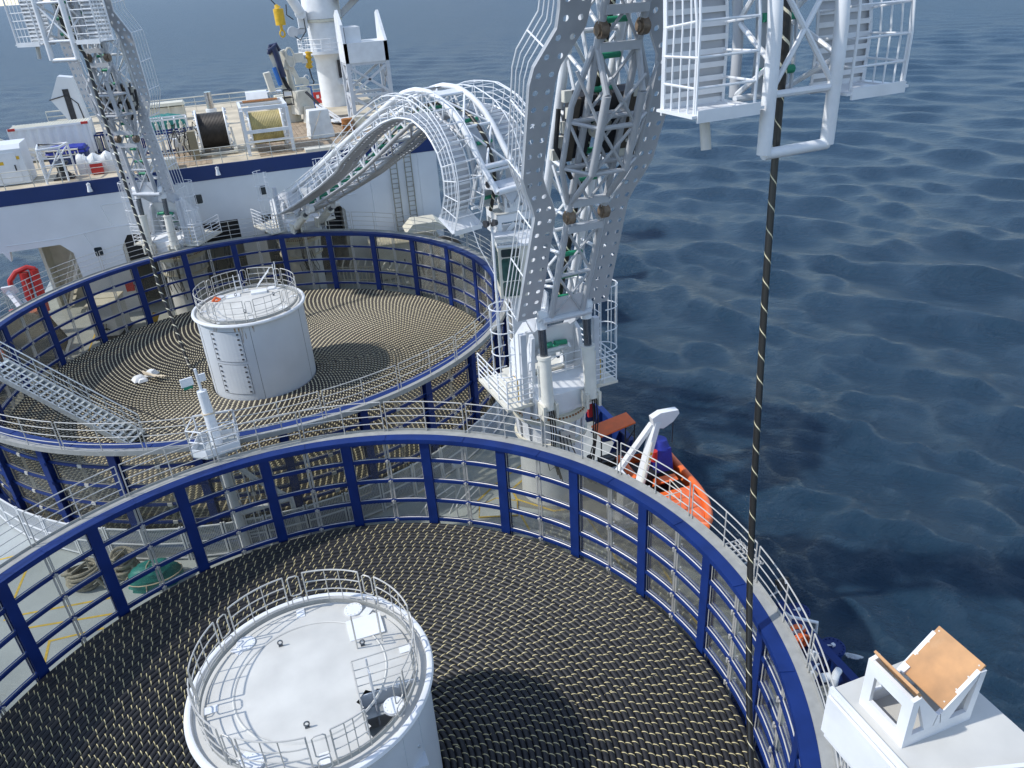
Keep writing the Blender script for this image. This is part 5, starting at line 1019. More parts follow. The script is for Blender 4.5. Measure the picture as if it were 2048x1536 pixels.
# ================================================================ REST STANDS WITH V CRADLE
def rest_stand(label, x0, x1, y0, y1, vx0, vx1, vy0, vy1, group, ply, z=9.6):
    t = thing('rest_stand', label, 'rest stand', ((x0+x1)/2, (y0+y1)/2, 0)); ox, oy = (x0+x1)/2, (y0+y1)/2
    def O(nm, mtl, fn, smooth=0): mb = MB(); fn(mb); mb.v = [(a-ox, b-oy, c) for a, b, c in mb.v]; return obj(nm, mb, mtl, t, smooth=smooth)
    O('platform', 'drumtop', lambda m: m.b2(x0,x1,y0,y1,z-.05,z))
    def skirt(m):
        th = .05
        for (ax, ay, bx, by) in ((x0,y0,x1,y0),(x0,y1,x1,y1),(x0,y0,x0,y1),(x1,y0,x1,y1)):
            L = math.hypot(bx-ax, by-ay)
            def q(u, zz_): return V((ax+(bx-ax)*u, ay+(by-ay)*u, zz_))
            nx = V(((by-ay)/L*th, -(bx-ax)/L*th, 0))
            for poly in ([(0,-.05),(1,-.05),(1,-.38),(0,-.38)], [(0,-.38),(.1,-.38),(.1,-1.0),(0,-1.0)], [(.9,-.38),(1,-.38),(1,-1.0),(.9,-1.0)], [(.42,-.38),(.58,-.38),(.24,-1.0),(.1,-1.0)], [(.42,-.38),(.58,-.38),(.9,-1.0),(.76,-1.0)]):
                m.extr([q(u, z+w_) for u, w_ in poly], nx)
    O('skirt_frame', 'white', skirt)
    O('lower_deck', 'white', lambda m: m.b2(x0,x1,y0,y1,z-1.08,z-1.0))
    O('mast_column', 'white', lambda m: (m.b2((x0+x1)/2-.35,(x0+x1)/2+.35,(y0+y1)/2-.35,(y0+y1)/2+.35,0,z-1.08), m.b2((x0+x1)/2-.6,(x0+x1)/2+.6,(y0+y1)/2-.6,(y0+y1)/2+.6,0,.06)))
    xm = (vx0+vx1)/2-.05; zb = z; 
    def cr(m):
        for yy in (vy0, vy1-.06):
            P = [(vx0,zb),(vx1,zb),(vx1,zb+.62),(vx1+.05,zb+1.0),(vx1-.08,zb+1.02),(xm+.08,zb+.38),(xm-.08,zb+.38),(vx0+.12,zb+.98),(vx0,zb+.92)]
            # front sheets with triangular openings are built as strips
            for poly in ([(vx0,zb),(vx1,zb),(vx1,zb+.22),(vx0,zb+.22)], [(vx0,zb+.22),(vx0+.12,zb+.22),(vx0+.12,zb+.95),(vx0,zb+.92)], [(vx1-.12,zb+.22),(vx1,zb+.22),(vx1+.03,zb+.98),(vx1-.08,zb+.98)],
                         [(vx0+.12,zb+.82),(vx0+.12,zb+.98),(xm-.02,zb+.42),(xm-.06,zb+.22),(xm-.22,zb+.22)], [(vx1-.12,zb+.84),(vx1-.09,zb+1.0),(xm+.02,zb+.42),(xm+.06,zb+.22),(xm+.22,zb+.22)], [(xm-.07,zb+.22),(xm+.07,zb+.22),(xm+.03,zb+.42),(xm-.03,zb+.42)]):
                m.extr([(x, yy, zq) for x, zq in poly], (0,.06,0))
        for xx in (vx0, vx1-.06):
            for poly in ([(vy0+.06,zb),(vy1-.06,zb),(vy1-.06,zb+.22),(vy0+.06,zb+.22)], [(vy0+.06,zb+.7),(vy1-.06,zb+.7),(vy1-.06,zb+.92),(vy0+.06,zb+.92)], [(vy0+.06,zb+.22),(vy0+.16,zb+.22),(vy0+.16,zb+.7),(vy0+.06,zb+.7)], [(vy1-.16,zb+.22),(vy1-.06,zb+.22),(vy1-.06,zb+.7),(vy1-.16,zb+.7)]):
                m.extr([(xx, y, zq) for y, zq in poly], (.06,0,0))
    O('cradle', 'white', cr)
    def vplate(sx):
        a = V((xm+sx*.09, 0, zb+.44)); b = V(((vx1+.02) if sx > 0 else (vx0+.04), 0, zb+1.05)); d = (b-a).normalized(); n = V((-d.z*sx, 0, d.x*sx)); n = n if n.z > 0 else -n
        return lambda m: m.extr([V((a.x, vy0+.02, a.z)), V((a.x, vy1-.02, a.z)), V((b.x, vy1-.02, b.z)), V((b.x, vy0+.02, b.z))], n*.04)
    for sx in (-1, 1):
        pl = O('cradle_lining', ply, vplate(sx))
        if ply == 'ply':
            a = V((xm+sx*.09, 0, zb+.44)); b = V(((vx1+.02) if sx > 0 else (vx0+.04), 0, zb+1.05)); d = (b-a).normalized(); n = V((-d.z*sx, 0, d.x*sx)); n = n if n.z > 0 else -n
            mb = MB()
            for f in (.12,.4,.68,.93):
                for yy in (vy0+.07, vy1-.07): p = a.lerp(b, f)+V((0,yy,0))+n*.04; mb.cyl(p, p+n*.008, .012, n=8)
            mb.v = [(q[0]-ox, q[1]-oy, q[2]) for q in mb.v]; obj('screw_head', mb, 'steel', pl)
    O('trim', 'white', lambda m: [m.box((xm+sx*.1, vy1-.08, zb+.50), (.14,.1,.1), ry=-.6*sx) for sx in (-1,1)])
    return t, O
tf, Of = rest_stand('big white cradle stand with plywood lined V at lower right, close to the camera', 7.62, 9.5, -10.4, -7.45, 7.78, 9.0, -8.62, -7.80, None, 'ply')
Of('side_lip', 'white', lambda m: (m.b2(7.55,7.60,-10.4,-7.45,9.0,9.66), m.b2(7.48,7.53,-10.4,-7.5,8.8,9.55)))
Of('bracket_sheet', 'white', lambda m: (m.extr([(7.66,-8.95,9.42),(9.4,-9.5,9.42),(9.4,-9.55,9.7),(7.66,-9.05,9.7)],(0,-.06,0)),))
mb = MB(); mb.tube([(7.5,-9.0,9.5),(7.53,-9.06,9.72),(7.6,-9.2,9.78),(7.68,-9.35,9.7)], .10, 12); tag(obj('padded_sleeve', mb, 'black'), 'black wrapped pad hooked over the edge of the plywood lined cradle stand', 'padding')
rest_stand('white cradle tower with open braced skirt holding the nose of the arched arm', 11.55, 13.35, 19.35, 21.0, 12.0, 13.05, 19.5, 20.55, None, 'white')
t = thing('operator_cabin', 'small white operator cabin with green tinted windows left of the nearer loading arm', 'cabin', (11.95, 18.05, 0), math.radians(-12))
prt('cabin_body', 'creamw', lambda m: (m.b2(-.95,.95,-.95,.95,6.35,8.75),), 0)
prt('roof', 'white', lambda m: m.b2(-1.0,1.0,-1.02,1.0,8.752,8.86), 0); prt('roof_grating', 'alu', lambda m: [m.b2(-.98,-.05,-1.0+.1*i,-.94+.1*i,8.92,8.95) for i in range(10)] + [m.b2(-.98+.15*i,-.95+.15*i,-1.0,-.03,8.88,8.918) for i in range(7)], 0)
w1 = prt('window', 'windowg', lambda m: (m.extr([(x, -.965, z) for x, _, z in rrect(-.42,7.72,.82,1.05,.10,0)],(0,.03,0)),)); prt('window', 'window', lambda m: (m.extr([(x, -.965, z) for x, _, z in rrect(-.42,8.48,.82,.36,.07,0)],(0,.03,0)),)); prt('window', 'windowg', lambda m: (m.extr([(x, -.965, z) for x, _, z in rrect(-.42,6.8,.82,.7,.10,0)],(0,.03,0)),))
prt('window', 'windowg', lambda m: m.extr([(-.965,-.8,6.9),(-.965,.7,6.9),(-.965,.7,8.5),(-.965,-.8,8.5)],(.03,0,0)), 0)
prt('support_column', 'white', lambda m: m.b2(-.4,.4,-.3,.3,0,6.35), 0)
prt('side_pole', 'white', lambda m: (m.tube([(-1.15,-1.0,4),(-1.15,-1.0,9.9)], .06, 8), m.tube([(-1.15,-1.0,9.6),(-1.15,-1.1,10.1)], .03, 6)))
prt('search_light', 'dark', lambda m: (m.cyl((-1.45,-1.1,9.9),(-1.3,-1.0,9.9),.16,.12,n=12), m.cyl((-1.12,-1.15,9.95),(-.95,-1.0,9.9),.16,.12,n=12)))
prt('mooring_wire', 'white', lambda m: m.tube([(-1.2,-1.0,7.6),(-1.75,-.6,8.8),(-2.0,-.2,9.8)], .02, 5))
# ================================================================ MAIN DECK ITEMS
# mesh guard fence round the farther tank: one fence, panels as parts
t = thing('mesh_fence', 'waist high grey mesh guard fence curving along the foot of the farther tank', 'fence', (0, 25.612, 0))
NF = 22; A0_, A1_ = math.radians(200), math.radians(345); RF = 13.42
for k in range(NF):
    a, b = A0_+(A1_-A0_)*k/NF, A0_+(A1_-A0_)*(k+1)/NF; g = .004
    pa, pb = V((RF*math.cos(a+g), RF*math.sin(a+g), 0)), V((RF*math.cos(b-g), RF*math.sin(b-g), 0)); L_ = (pb-pa).length
    mb = MB(); mb.add([pa+V((0,0,.12)), pb+V((0,0,.12)), pb+V((0,0,1.5)), pa+V((0,0,1.5))], [(0,1,2,3)]); mb.uv = [(0,0),(L_,0),(L_,1.4),(0,1.4)]; pn_ = obj('mesh_panel', mb, 'mesh', t, smooth=0)
    mb = MB(); 
    for q in (pa, pb): mb.box(q+V((0,0,.8)), (.06,.06,1.6), rz=a)
    for z in (.12,.82,1.52): mb.bar(pa+V((0,0,z)), pb+V((0,0,z)), .05, .05)
    obj('panel_frame', mb, 'white', pn_, smooth=0)
# stair into the farther tank
t = thing('gangway_stair', 'long aluminium stair sloping down into the farther tank at the left edge', 'stair', (0,0,0))
S0, S1 = V((-11.35,24.3,4.9)), V((-6.1,21.15,1.25)); sdir = (S1-S0); sside = V((-sdir.y, sdir.x, 0)).normalized()*.55
prt('stringer', 'alu', lambda m: [m.bar(S0+sside*e, S1+sside*e, .06, .26) for e in (-1,1)], 0)
for k in range(24): prt('tread', 'alu', lambda m: m.bar(S0.lerp(S1,(k+.5)/24)+sside*.94, S0.lerp(S1,(k+.5)/24)-sside*.94, .20, .035), 0)
for e in (-1, 1): prt('handrail', 'alu', lambda m: rails(m, [S0.lerp(S1,k/8)+sside*e for k in range(9)], (.35,.68,1.02), r=.02, rp=.026, top=.03))
prt('guide_rope', 'black', lambda m: m.tube([S0+sside*2.2+V((0,0,.6)), S0.lerp(S1,.5)+sside*2.0+V((0,0,.1)), S1+sside*2.4+V((1.5,-1.2,.1))], .03, 5))
# gantry mast with basket
t = thing('signal_mast', 'white tubular mast with a railed basket standing between the two tanks', 'mast', (-1.85, 12.25, 0))
prt('pole', 'white', lambda m: (m.cyl((0,0,0),(0,0,5.1),.17,n=16), m.cyl((0,0,5.1),(-.05,.1,7.2),.20,.17,n=16), m.cyl((-.05,.1,7.2),(-.07,.1,8.05),.05,n=8)))
prt('rope_turn', 'sling', lambda m: m.tube([(-.02+.215*math.cos(a),.08+.215*math.sin(a),6.35+.02*math.sin(3*a)) for a in [2*PI*k/16 for k in range(16)]], .028, 6, closed=True))
prt('leg_brace', 'white', lambda m: (m.tube([(0,0,4.6),(.9,.1,3.2),(2.0,.2,1.9),(2.05,.2,0)],.10,10), m.tube([(0,0,1.9),(2.0,.2,1.9)],.10,10)))
prt('basket_floor', 'alu', lambda m: m.extr([(-.85,-.5,5.0),(-.35,-.85,5.0),(.75,-.6,5.0),(.75,.35,5.0),(-.6,.5,5.0)],(0,0,.05)), 0)
prt('basket_kick_plate', 'white', lambda m: [m.bar(V(a), V(b), .02, .30) for a, b in zip([(-.85,-.5,5.2),(-.35,-.85,5.2),(.75,-.6,5.2),(.75,.35,5.2),(-.6,.5,5.2)], [(-.35,-.85,5.2),(.75,-.6,5.2),(.75,.35,5.2),(-.6,.5,5.2),(-.85,-.5,5.2)])], 0)
prt('basket_rail', 'white', lambda m: rails(m, [(-.85,-.5,5.05),(-.35,-.85,5.05),(.75,-.6,5.05),(.75,.35,5.05),(-.6,.5,5.05),(-.85,-.5,5.05)], (.6,1.05), r=.026, rp=.03))
prt('mast_ladder', 'white', lambda m: (ladder_mb(m,(.38,.0,.1),(.38,.0,4.9),(1,0,0),w_=.34), m.tube([(.75,-.2,.6),(.75,-.2,4.8)],.014,5), m.tube([(.95,.0,.6),(.95,.0,4.8)],.014,5)))
prt('lamp_box', 'white', lambda m: (m.box((-.45,.25,7.55),(.42,.06,.30), rz=.3), m.box((.02,.4,7.55),(.3,.06,.28), rz=.3))); prt('lamp_glass', 'greeng', lambda m: m.box((-.45,.22,7.35),(.30,.05,.1), rz=.3), 0)
# debris in the farther tank
t = thing('rag_pile', 'white cloth and pale planks lying on the farther cable coil', 'debris', (-6.14, 28.15, 1.12))
prt('cloth', 'tarpw', lambda m: (m.box((-.3,.05,.12),(.7,.6,.22),rz=.4,top=.5), m.box((.3,.4,.14),(.6,.6,.26),rz=1,top=.5), m.box((-.1,-.25,.07),(.5,.35,.14),rz=.2,top=.6)), 60)
prt('plank', 'sling', lambda m: [m.box((.25+.1*k,-.05-.05*k,.27-.03*k),(.10,1.3,.04), rz=.6+.12*k) for k in range(4)], 0)
# port and starboard bulwarks
def bulwark(label, x, sgn, y0, y1):
    t = thing('bulwark', label, 'bulwark', (x, 0, 0)); 
    prt_('plating', 'blue', lambda m: m.b2(-.02,.02,y0,y1,0,1.08), t); prt_('cap_rail', 'blue', lambda m: m.b2(-.13,.13,y0,y1,1.08,1.14), t)
    n = int((y1-y0)/.95)
    for k in range(n+1): y = y0+.03+(y1-y0-.06)*k/n; prt_('stay', 'blue', lambda m: m.extr([(-.02*sgn,y-.01,1.07),(-.12*sgn,y-.01,1.07),(-.62*sgn,y-.01,0),(-.02*sgn,y-.01,0)],(0,.025,0)), t)
    return t
def prt_(nm, mtl, fn, par, smooth=0): mb = MB(); fn(mb); return obj(nm, mb, mtl, par, smooth=smooth)
bulwark('dark blue bulwark with triangular stays along the deck edge beyond the orange boat', 14.5, 1, 11.6, 33)
bulwark('short dark blue bulwark length at lower right beside the pipe bends', 14.25, 1, -2.5, 1.2)
bulwark('dark blue bulwark along the far port deck edge', -14.5, -1, 20, 42)
t = thing('fire_box', 'red fire equipment box fixed to the dark blue bulwark', 'fire box', (14.28, 15.6, .55)); prt('box', 'red', lambda m: m.box((0,0,.15),(.25,.5,.75)), 0); prt('marking', 'white', lambda m: m.box((-.13,0,.2),(.01,.22,.3)), 0)
for i, (x, y, lb) in enumerate(((14.9, 1.0, 'dark blue fairlead drum with bolted lid, farther of the pair outside the bulwark'), (14.9, -.61, 'dark blue fairlead drum with bolted lid, nearer of the pair outside the bulwark'))):
    t = thing('fairlead_drum', lb, 'fairlead', (x, y, -.6), 0, 'blue fairlead drums outboard'); prt('drum', 'blue', lambda m: m.cyl((0,0,-1.8),(0,0,1.12),.31,n=24)); ld = prt('lid', 'blue', lambda m: m.cyl((0,0,1.12),(0,0,1.2),.37,n=28))
    prt('lid_bolt', 'blue', lambda m: [m.cyl((.31*math.cos(a),.31*math.sin(a),1.2),(.31*math.cos(a),.31*math.sin(a),1.235),.025,n=6) for a in [2*PI*k/16 for k in range(16)]], parent=ld)
    prt('pull_rod', 'white', lambda m: (m.tube([(0,0,1.24),(-.5,.18,1.28),(-.75,.3,1.3)], .022, 6), m.box((0,0,1.26),(.1,.1,.08))))
t = thing('life_ring', 'orange life ring with white bands hung by the deck rail at lower right', 'life ring', (13.8, -.15, 1.05), 0); prt('ring', 'orange', lambda m: m.tube([(.33*math.cos(a), .16*math.cos(a)*0+.05*math.sin(a), .33*math.sin(a)) for a in [2*PI*k/24 for k in range(24)]], .075, 10, closed=True)); prt('band', 'tarpw', lambda m: [m.tube([(.33*math.cos(a+e), .05*math.sin(a+e), .33*math.sin(a+e)) for e in (-.14,0,.14)], .082, 10) for a in (PI/4, 3*PI/4, 5*PI/4, 7*PI/4)])
prt('rope_coil', 'orange', lambda m: [m.tube([(.24*math.cos(a)+.05*k, -.14-.05*k, .24*math.sin(a)-.05) for a in [2*PI*q/16 for q in range(16)]], .035, 6, closed=True) for k in range(3)])
t = thing('rail_gate', 'white welded tube gate frame standing beside the life ring', 'frame', (13.75, .7, 0)); prt('frame', 'white', lambda m: (m.tube([(-.3,-.5,0),(-.3,-.5,1.5),(-.1,-.5,1.75),(.1,-.5,1.5),(.1,-.5,.0)],.05,8), m.tube([(-.3,-.5,1.0),(.8,-.9,1.0),(.8,-.9,.1)],.06,8), m.tube([(.1,-.5,1.5),(.8,-.9,1.35),(.8,-.9,.9)],.05,8), m.tube([(-.3,.4,0),(-.3,.4,1.1),(-.3,-.5,1.1)],.04,8)))
t = thing('cane_rail', 'white bent tube handrail like a walking cane on the open deck at lower right', 'handrail', (13.6, -1.35, 0), .5); prt('tube', 'white', lambda m: m.tube([(-.45,0,0),(-.42,0,.9),(-.3,0,1.1),(0,0,1.12),(.25,0,.95)],.035,8)); prt('chock', 'white', lambda m: (m.box((.45,.25,.95),(.06,.28,.35)), m.tube([(.2,.4,1.1),(.4,.2,1.2)],.02,6)), 0)
for i, (x, y, lb) in enumerate(((13.75,-1.95,'white pipe bend against the bulwark end, farther from the camera'), (13.6,-2.75,'white pipe bend closest to the cradle stand at lower right'))):
    t = thing('vent_pipe', lb, 'pipe', (x, y, 0), 0, 'white vent pipe bends'); prt('pipe', 'white', lambda m: m.tube([(0,0,0),(0,0,.95),(.02,.02,1.08),(.12,.1,1.15),(.30,.2,1.12)],.11,14)); prt('valve_head', 'white', lambda m: m.cyl((.0,.15,1.05),(-.22,.25,1.0),.13,n=12))
t = thing('mooring_rack', 'steel grid rack hanging outboard behind the tank walkway rail', 'rack', (14.35, 2.8, 0)); prt('grid', 'steel', lambda m: [m.box((0,.0+.22*k,1.2),(.9,.05,.05)) for k in range(7)] + [m.box((-.4+.2*k,.65,1.2),(.04,1.4,.05)) for k in range(5)] + [m.b2(-.4,-.35,0,.05,0,1.2), m.b2(-.4,-.35,1.3,1.35,0,1.2)], 0); prt('side_plate', 'blue', lambda m: m.box((-.55,.7,1.25),(.06,1.6,.35)), 0)
t = thing('flood_light', 'black square flood light on a bracket out over the sea at lower right', 'flood light', (14.5, 1.43, 1.35)); prt('lamp_body', 'black', lambda m: m.box((0,0,.2),(.42,.2,.34), rx=-.5)); prt('yoke', 'steel', lambda m: (m.tube([(-.24,0,.2),(-.24,0,-.05),(.24,0,-.05),(.24,0,.2)],.018,6), m.tube([(0,0,-.05),(-.5,.05,-.25)],.03,6))); prt('sensor', 'white', lambda m: m.box((.05,-.05,.3),(.07,.1,.1), rx=-.5), 0)
t = thing('canvas_cover', 'crumpled grey canvas cover draped over deck gear at lower right', 'cover', (12.75,-3.9,0))
def can(m):
    n = 30; vs = []; rr_ = random.Random(5)
    for i in range(n+1):
        for j in range(n+1):
            u, v_ = -1+2*i/n, -1+2*j/n; rr2 = math.hypot(u, v_); a = math.atan2(v_, u); hgt = max(0, .95*(1-rr2**1.6)); f = .09*math.sin(a*11+rr2*3)*rr2 + .04*math.sin(a*23)*rr2 + .02*rr_.random()
            vs.append((u*1.15+.2*v_, v_*1.9, max(.02, hgt+f)))
    m.add(vs, [(i*(n+1)+j, (i+1)*(n+1)+j, (i+1)*(n+1)+j+1, i*(n+1)+j+1) for i in range(n) for j in range(n)])
prt('canvas', 'tarpg', can, 30)
# rope coils and covered bundle to the left between the tanks
def ropecoil(label, x, y, r, h_, seed):
    t = thing('rope_coil', label, 'rope', (x, y, 0)); rr_ = random.Random(seed); mb = MB()
    for k in range(9):
        P = []; r_ = r*rr_.uniform(.75,1.05); z = .06+h_*k/9
        for q in range(40): a = 2*PI*q/40; P.append((r_*(1+.06*math.sin(3*a+k))*math.cos(a)+.04*math.sin(k*2), r_*(1+.06*math.cos(2*a+k))*math.sin(a), z+.05*math.sin(2*a+k*1.3)))
        mb.tube(P, .065, 7, closed=True)
    obj('coil', mb, 'rope', t)
    mb = MB(); mb.tube([(-r,-.2,h_),(-r*.4,-.4,h_+.1),(r*.3,.1,h_+.12),(r*.8,-.5,.4),(r*1.2,-.7,.07)],.065,7); obj('loose_end', mb, 'rope', t); return t
ropecoil('thick old rope coiled in a heap on the deck left of the teal bundle', -7.7, 13.05, .62, .75, 3)
ropecoil('second coil of thick rope behind the teal bundle against the mesh fence', -6.25, 12.95, .45, .95, 9)
t = thing('tarpaulin_bundle', 'teal tarpaulin bundle tied with pale straps on deck between the tanks', 'covered bundle', (-5.2, 12.0, 0))
def bund(m):
    n, k = 22, 11; vs = []; rr_ = random.Random(6)
    for i in range(k+1):
        ph = PI/2*i/k
        for j in range(n):
            a = 2*PI*j/n; w_ = (1+.06*rr_.uniform(-1,1)+.05*math.sin(5*a+3*ph)); vs.append((.95*w_*math.cos(a)*math.cos(ph)**.6, .55*w_*math.sin(a)*math.cos(ph)**.6, .85*math.sin(ph)**.8*(1+.05*rr_.random())))
    m.add(vs, [(i*n+j, i*n+(j+1) % n, (i+1)*n+(j+1) % n, (i+1)*n+j) for i in range(k) for j in range(n)])
prt('tarpaulin', 'teal', bund, 32); prt('strap', 'sling', lambda m: (m.tube([(.99*math.cos(a),.6*math.sin(a),.38) for a in [2*PI*k/24 for k in range(24)]],.022,5,closed=True), m.tube([(-.3*1+.35*k/4, -.62+.25*k, .05+.9*math.sin(PI*k/5)) for k in range(6)],.022,5)))
t = thing('valve_post', 'short white capped valve post by the mesh fence, beyond the nearer tank', 'valve', (7.1, 13.6, 0)); prt('post', 'white', lambda m: m.cyl((0,0,0),(0,0,.62),.08,n=12)); prt('cap', 'white', lambda m: (m.cyl((-.22,0,.72),(.2,0,.72),.14,n=14), m.cyl((0,0,.6),(0,0,.85),.13,n=14)))
def lowrail(label, x, y, rz): 
    global t
    t = thing('deck_hoop', label, 'handrail', (x, y, 0), rz); prt('hoop', 'white', lambda m: (m.tube([(-.9,0,0),(-.95,0,.55),(-.8,0,.68),(.6,0,.7),(.75,0,.55),(.75,0,0)],.03,7), m.tube([(-.9,.45,0),(.5,.6,.65),(.75,.6,.0)],.025,6), m.tube([(-.92,0,.35),(.75,0,.38)],.02,6)))
lowrail('white low hoop rail over a deck opening beyond the nearer tank, left of the pair', 5.95, 11.95, .5); lowrail('white low hoop rail over a deck opening beyond the nearer tank, right of the pair', 7.0, 11.6, .7)
t = thing('deck_hatch', 'grey raised deck hatch edged in yellow near the round pedestal', 'hatch', (7.95, 9.95+.8, 0), -.35); prt('lid', 'deck', lambda m: m.extr([(-.75,-.4,.0),(.75,-.4,.0),(.75,.5,.0),(-.1,.75,.0),(-.75,.3,.0)],(0,0,.06)), 0); prt('edge', 'yellow', lambda m: m.tube([(-.78,-.43,.05),(.78,-.43,.05),(.78,.53,.05),(-.1,.79,.05),(-.78,.33,.05)],.035,4,closed=True), 0)
# equipment seen past / through the tank walls
t = thing('generator_box', 'pale grey generator box with cream top and small pipes, seen through the left tank panes', 'machine', (-8.9, 38.8, 0), -.25)
prt('casing', 'drum', lambda m: m.b2(-.75,.75,-.9,1.3,.25,2.3), 0); prt('top_lid', 'cream', lambda m: (m.b2(-.82,.82,-.97,1.37,2.3,2.4), m.b2(-.82,.82,.2,.26,2.4,2.46)), 0); prt('base', 'dark', lambda m: m.b2(-.8,.8,-.95,1.35,0,.25), 0); prt('pipe', 'black', lambda m: [m.tube([(-.3+.15*k,-.93,1.1),(-.28+.15*k,-1.15,.9),(-.1+.15*k,-1.1,.75)],.04,6) for k in range(4)])
t = thing('extinguisher_box', 'red box with hose on the casing behind the grey generator', 'fire box', (-7.6, 41.9, 2.0)); prt('box', 'red', lambda m: m.box((0,0,0),(.5,.25,.6)), 0); prt('hose', 'red', lambda m: m.tube([(.3,-.1,.1),(.5,-.15,-.4),(.4,-.15,-1.0)],.05,6))
t = thing('warning_board', 'small yellow and brown board leaning at the left pedestal base', 'board', (-6.35, 39.0, .35), .3); prt('board', 'yel', lambda m: m.box((0,0,0),(.35,.06,1.0), ry=.5), 0); prt('frame', 'brown', lambda m: m.box((0,.05,0),(.43,.05,1.08), ry=.5), 0)
t = thing('cable_drum_disc', 'big dark brown steel disc seen through the panes at the far left', 'steel disc', (-12.4, 34.6, 0), -.2); prt('disc', 'brown', lambda m: m.cyl((0,0,1.9),(0,.25,1.9),1.9,n=8)); prt('frame', 'grey', lambda m: (m.bar((1.0,-.2,0),(2.4,-.4,2.2),.1,.16), m.bar((2.4,-.2,0),(1.4,-.4,1.6),.1,.12), m.b2(-1.9,2.4,-.5,-.3,0,.2)), 0)
t = thing('steel_disc', 'big dark disc with a pale lever arm behind the right side of the farther tank', 'steel disc', (13.2, 36.9, 0), .3); prt('disc', 'brown', lambda m: m.cyl((0,0,1.7),(0,.3,1.7),1.75,n=28)); prt('lever', 'grey', lambda m: (m.bar((-.45,-.12,.5),(-.1,-.12,2.9),.14,.42, upv=(1,0,0)), m.cyl((-.1,-.18,2.9),(-.1,.0,2.9),.28,n=14)))
t = thing('equipment_container', 'cream roofed grey container beyond the right side of the farther tank', 'container', (11.1, 40.5, 0), -.1); prt('body', 'creamw', lambda m: m.b2(-2.4,2.6,-.9,1.2,.1,2.6), 0); prt('roof', 'cream', lambda m: (m.b2(-2.45,2.65,-.95,1.25,2.6,2.68), [m.b2(-2.3+.2*k,-2.2+.2*k,-.9,1.2,2.68,2.72) for k in range(12)]), 0); prt('canopy', 'cream', lambda m: m.extr([(.8,-1.0,3.9),(2.5,-1.0,3.9),(3.3,-1.0,3.3),(.2,-1.0,3.3)],(0,2.0,0)), 0); prt('latch', 'dark', lambda m: [m.box((-1.2+1.1*k,-.93,1.3),(.08,.03,.3)) for k in range(4)], 0)
def truss_run(label, x0, y0, x1, y1, n, seed):
    global t
    t = thing('pipe_truss', label, 'truss', (x0, y0, 0)); d = V((x1-x0, y1-y0, 0)); L_ = d.length; u = d.normalized(); sd_ = V((-u.y, u.x, 0)); rr_ = random.Random(seed)
    prt('rail', 'creamw', lambda m: [m.tube([sd_*e+V((0,0,z)), u*L_+sd_*e+V((0,0,z))], .05, 6) for e in (-.3,.3) for z in (.15,1.1)])
    for k in range(n): p = u*(L_*(k+.5)/n); prt('cradle_frame', 'creamw', lambda m: (m.bar(p+sd_*-.35, p+sd_*-.35+V((0,0,1.5)), .08,.08), m.bar(p+sd_*.35, p+sd_*.35+V((0,0,1.2)), .08,.08), m.bar(p+sd_*-.35+V((0,0,1.45)), p+sd_*.35+V((0,0,1.75)), .07,.1)), 0)
truss_run('row of cream cradle frames behind the farther tank, right of the middle pedestal', 5.9, 41.0, 8.9, 39.6, 6, 1)
truss_run('row of cream cradle frames running toward the deck edge right of the farther tank', 9.0, 38.9, 13.4, 35.2, 10, 2)
truss_run('row of cream cradle frames between the two far pedestals', -2.4, 40.9, 1.6, 40.9, 7, 3)
def davit(label, x, y, sgn, rz=0, sc_=1.0):
    global t
    t = thing('davit', label, 'davit', (x, y, 0), rz)
    prt('base_frame', 'white', lambda m: (m.b2(-.5,.5,-.5,.5,0,.12), m.box((-.1,0,1.0),(.5,.55,1.9)), m.box((-.35,.1,2.0),(.5,.5,.4))))
    prt('boom', 'white', lambda m: (m.bar((.1,-.25,.7),(1.25,.2,4.1),.22,.34, upv=(0,1,0)), m.bar((-.55,.5,1.6),(1.1,.25,4.0),.16,.22, upv=(0,1,0))), 0)
    prt('boom_head', 'white', lambda m: (m.extr([(1.0,.05,4.35),(1.35,.05,4.5),(2.1,.05,4.45),(2.15,.05,4.3),(1.9,.05,4.0),(1.5,.05,3.8),(1.1,.05,3.9)],(0,.28,0)),))
    prt('luff_cylinder', 'cylw', lambda m: (m.cyl((.2,-.45,1.1),(.7,-.2,2.6),.09,n=10), m.cyl((.7,-.2,2.6),(.95,-.05,3.4),.05,n=8)))
    prt('lettering', 'red', lambda m: [m.box((.34+.06*k,-.435+.045*k*.5,1.45+.2*k),(.09,.012,.11), rx=.1) for k in range(3)], 0)
    prt('lettering', 'yel', lambda m: [m.box((.72+.06*k,-.295+.03*k,2.6+.2*k),(.08,.012,.12), rx=.1) for k in range(3)], 0)
    prt('fall_wire', 'dark', lambda m: m.tube([(1.95,.15,4.0),(1.95,.15,3.0)],.018,5))
    prt('access_platform', 'creamw', lambda m: (m.b2(.2,1.1,-2.0,-1.2,1.3,1.36), rails(m, [(.2,-2.0,1.36),(.65,-2.0,1.36),(1.1,-2.0,1.36),(1.1,-1.2,1.36)], (.5,1.0))))
    prt('platform_stair', 'white', lambda m: (ladder_mb(m,(-.9,-.3,0),(.3,-1.4,1.35),(.6,.6,0),w_=.5,step=.25), rails(m,[(-.9,-.0,0),(-.3,-.5,.65),(.3,-1.1,1.3)],(.5,.95))))
    return t
davit('white boat davit with lettering holding up the orange rescue boat at right', 12.45, 8.1, 1)
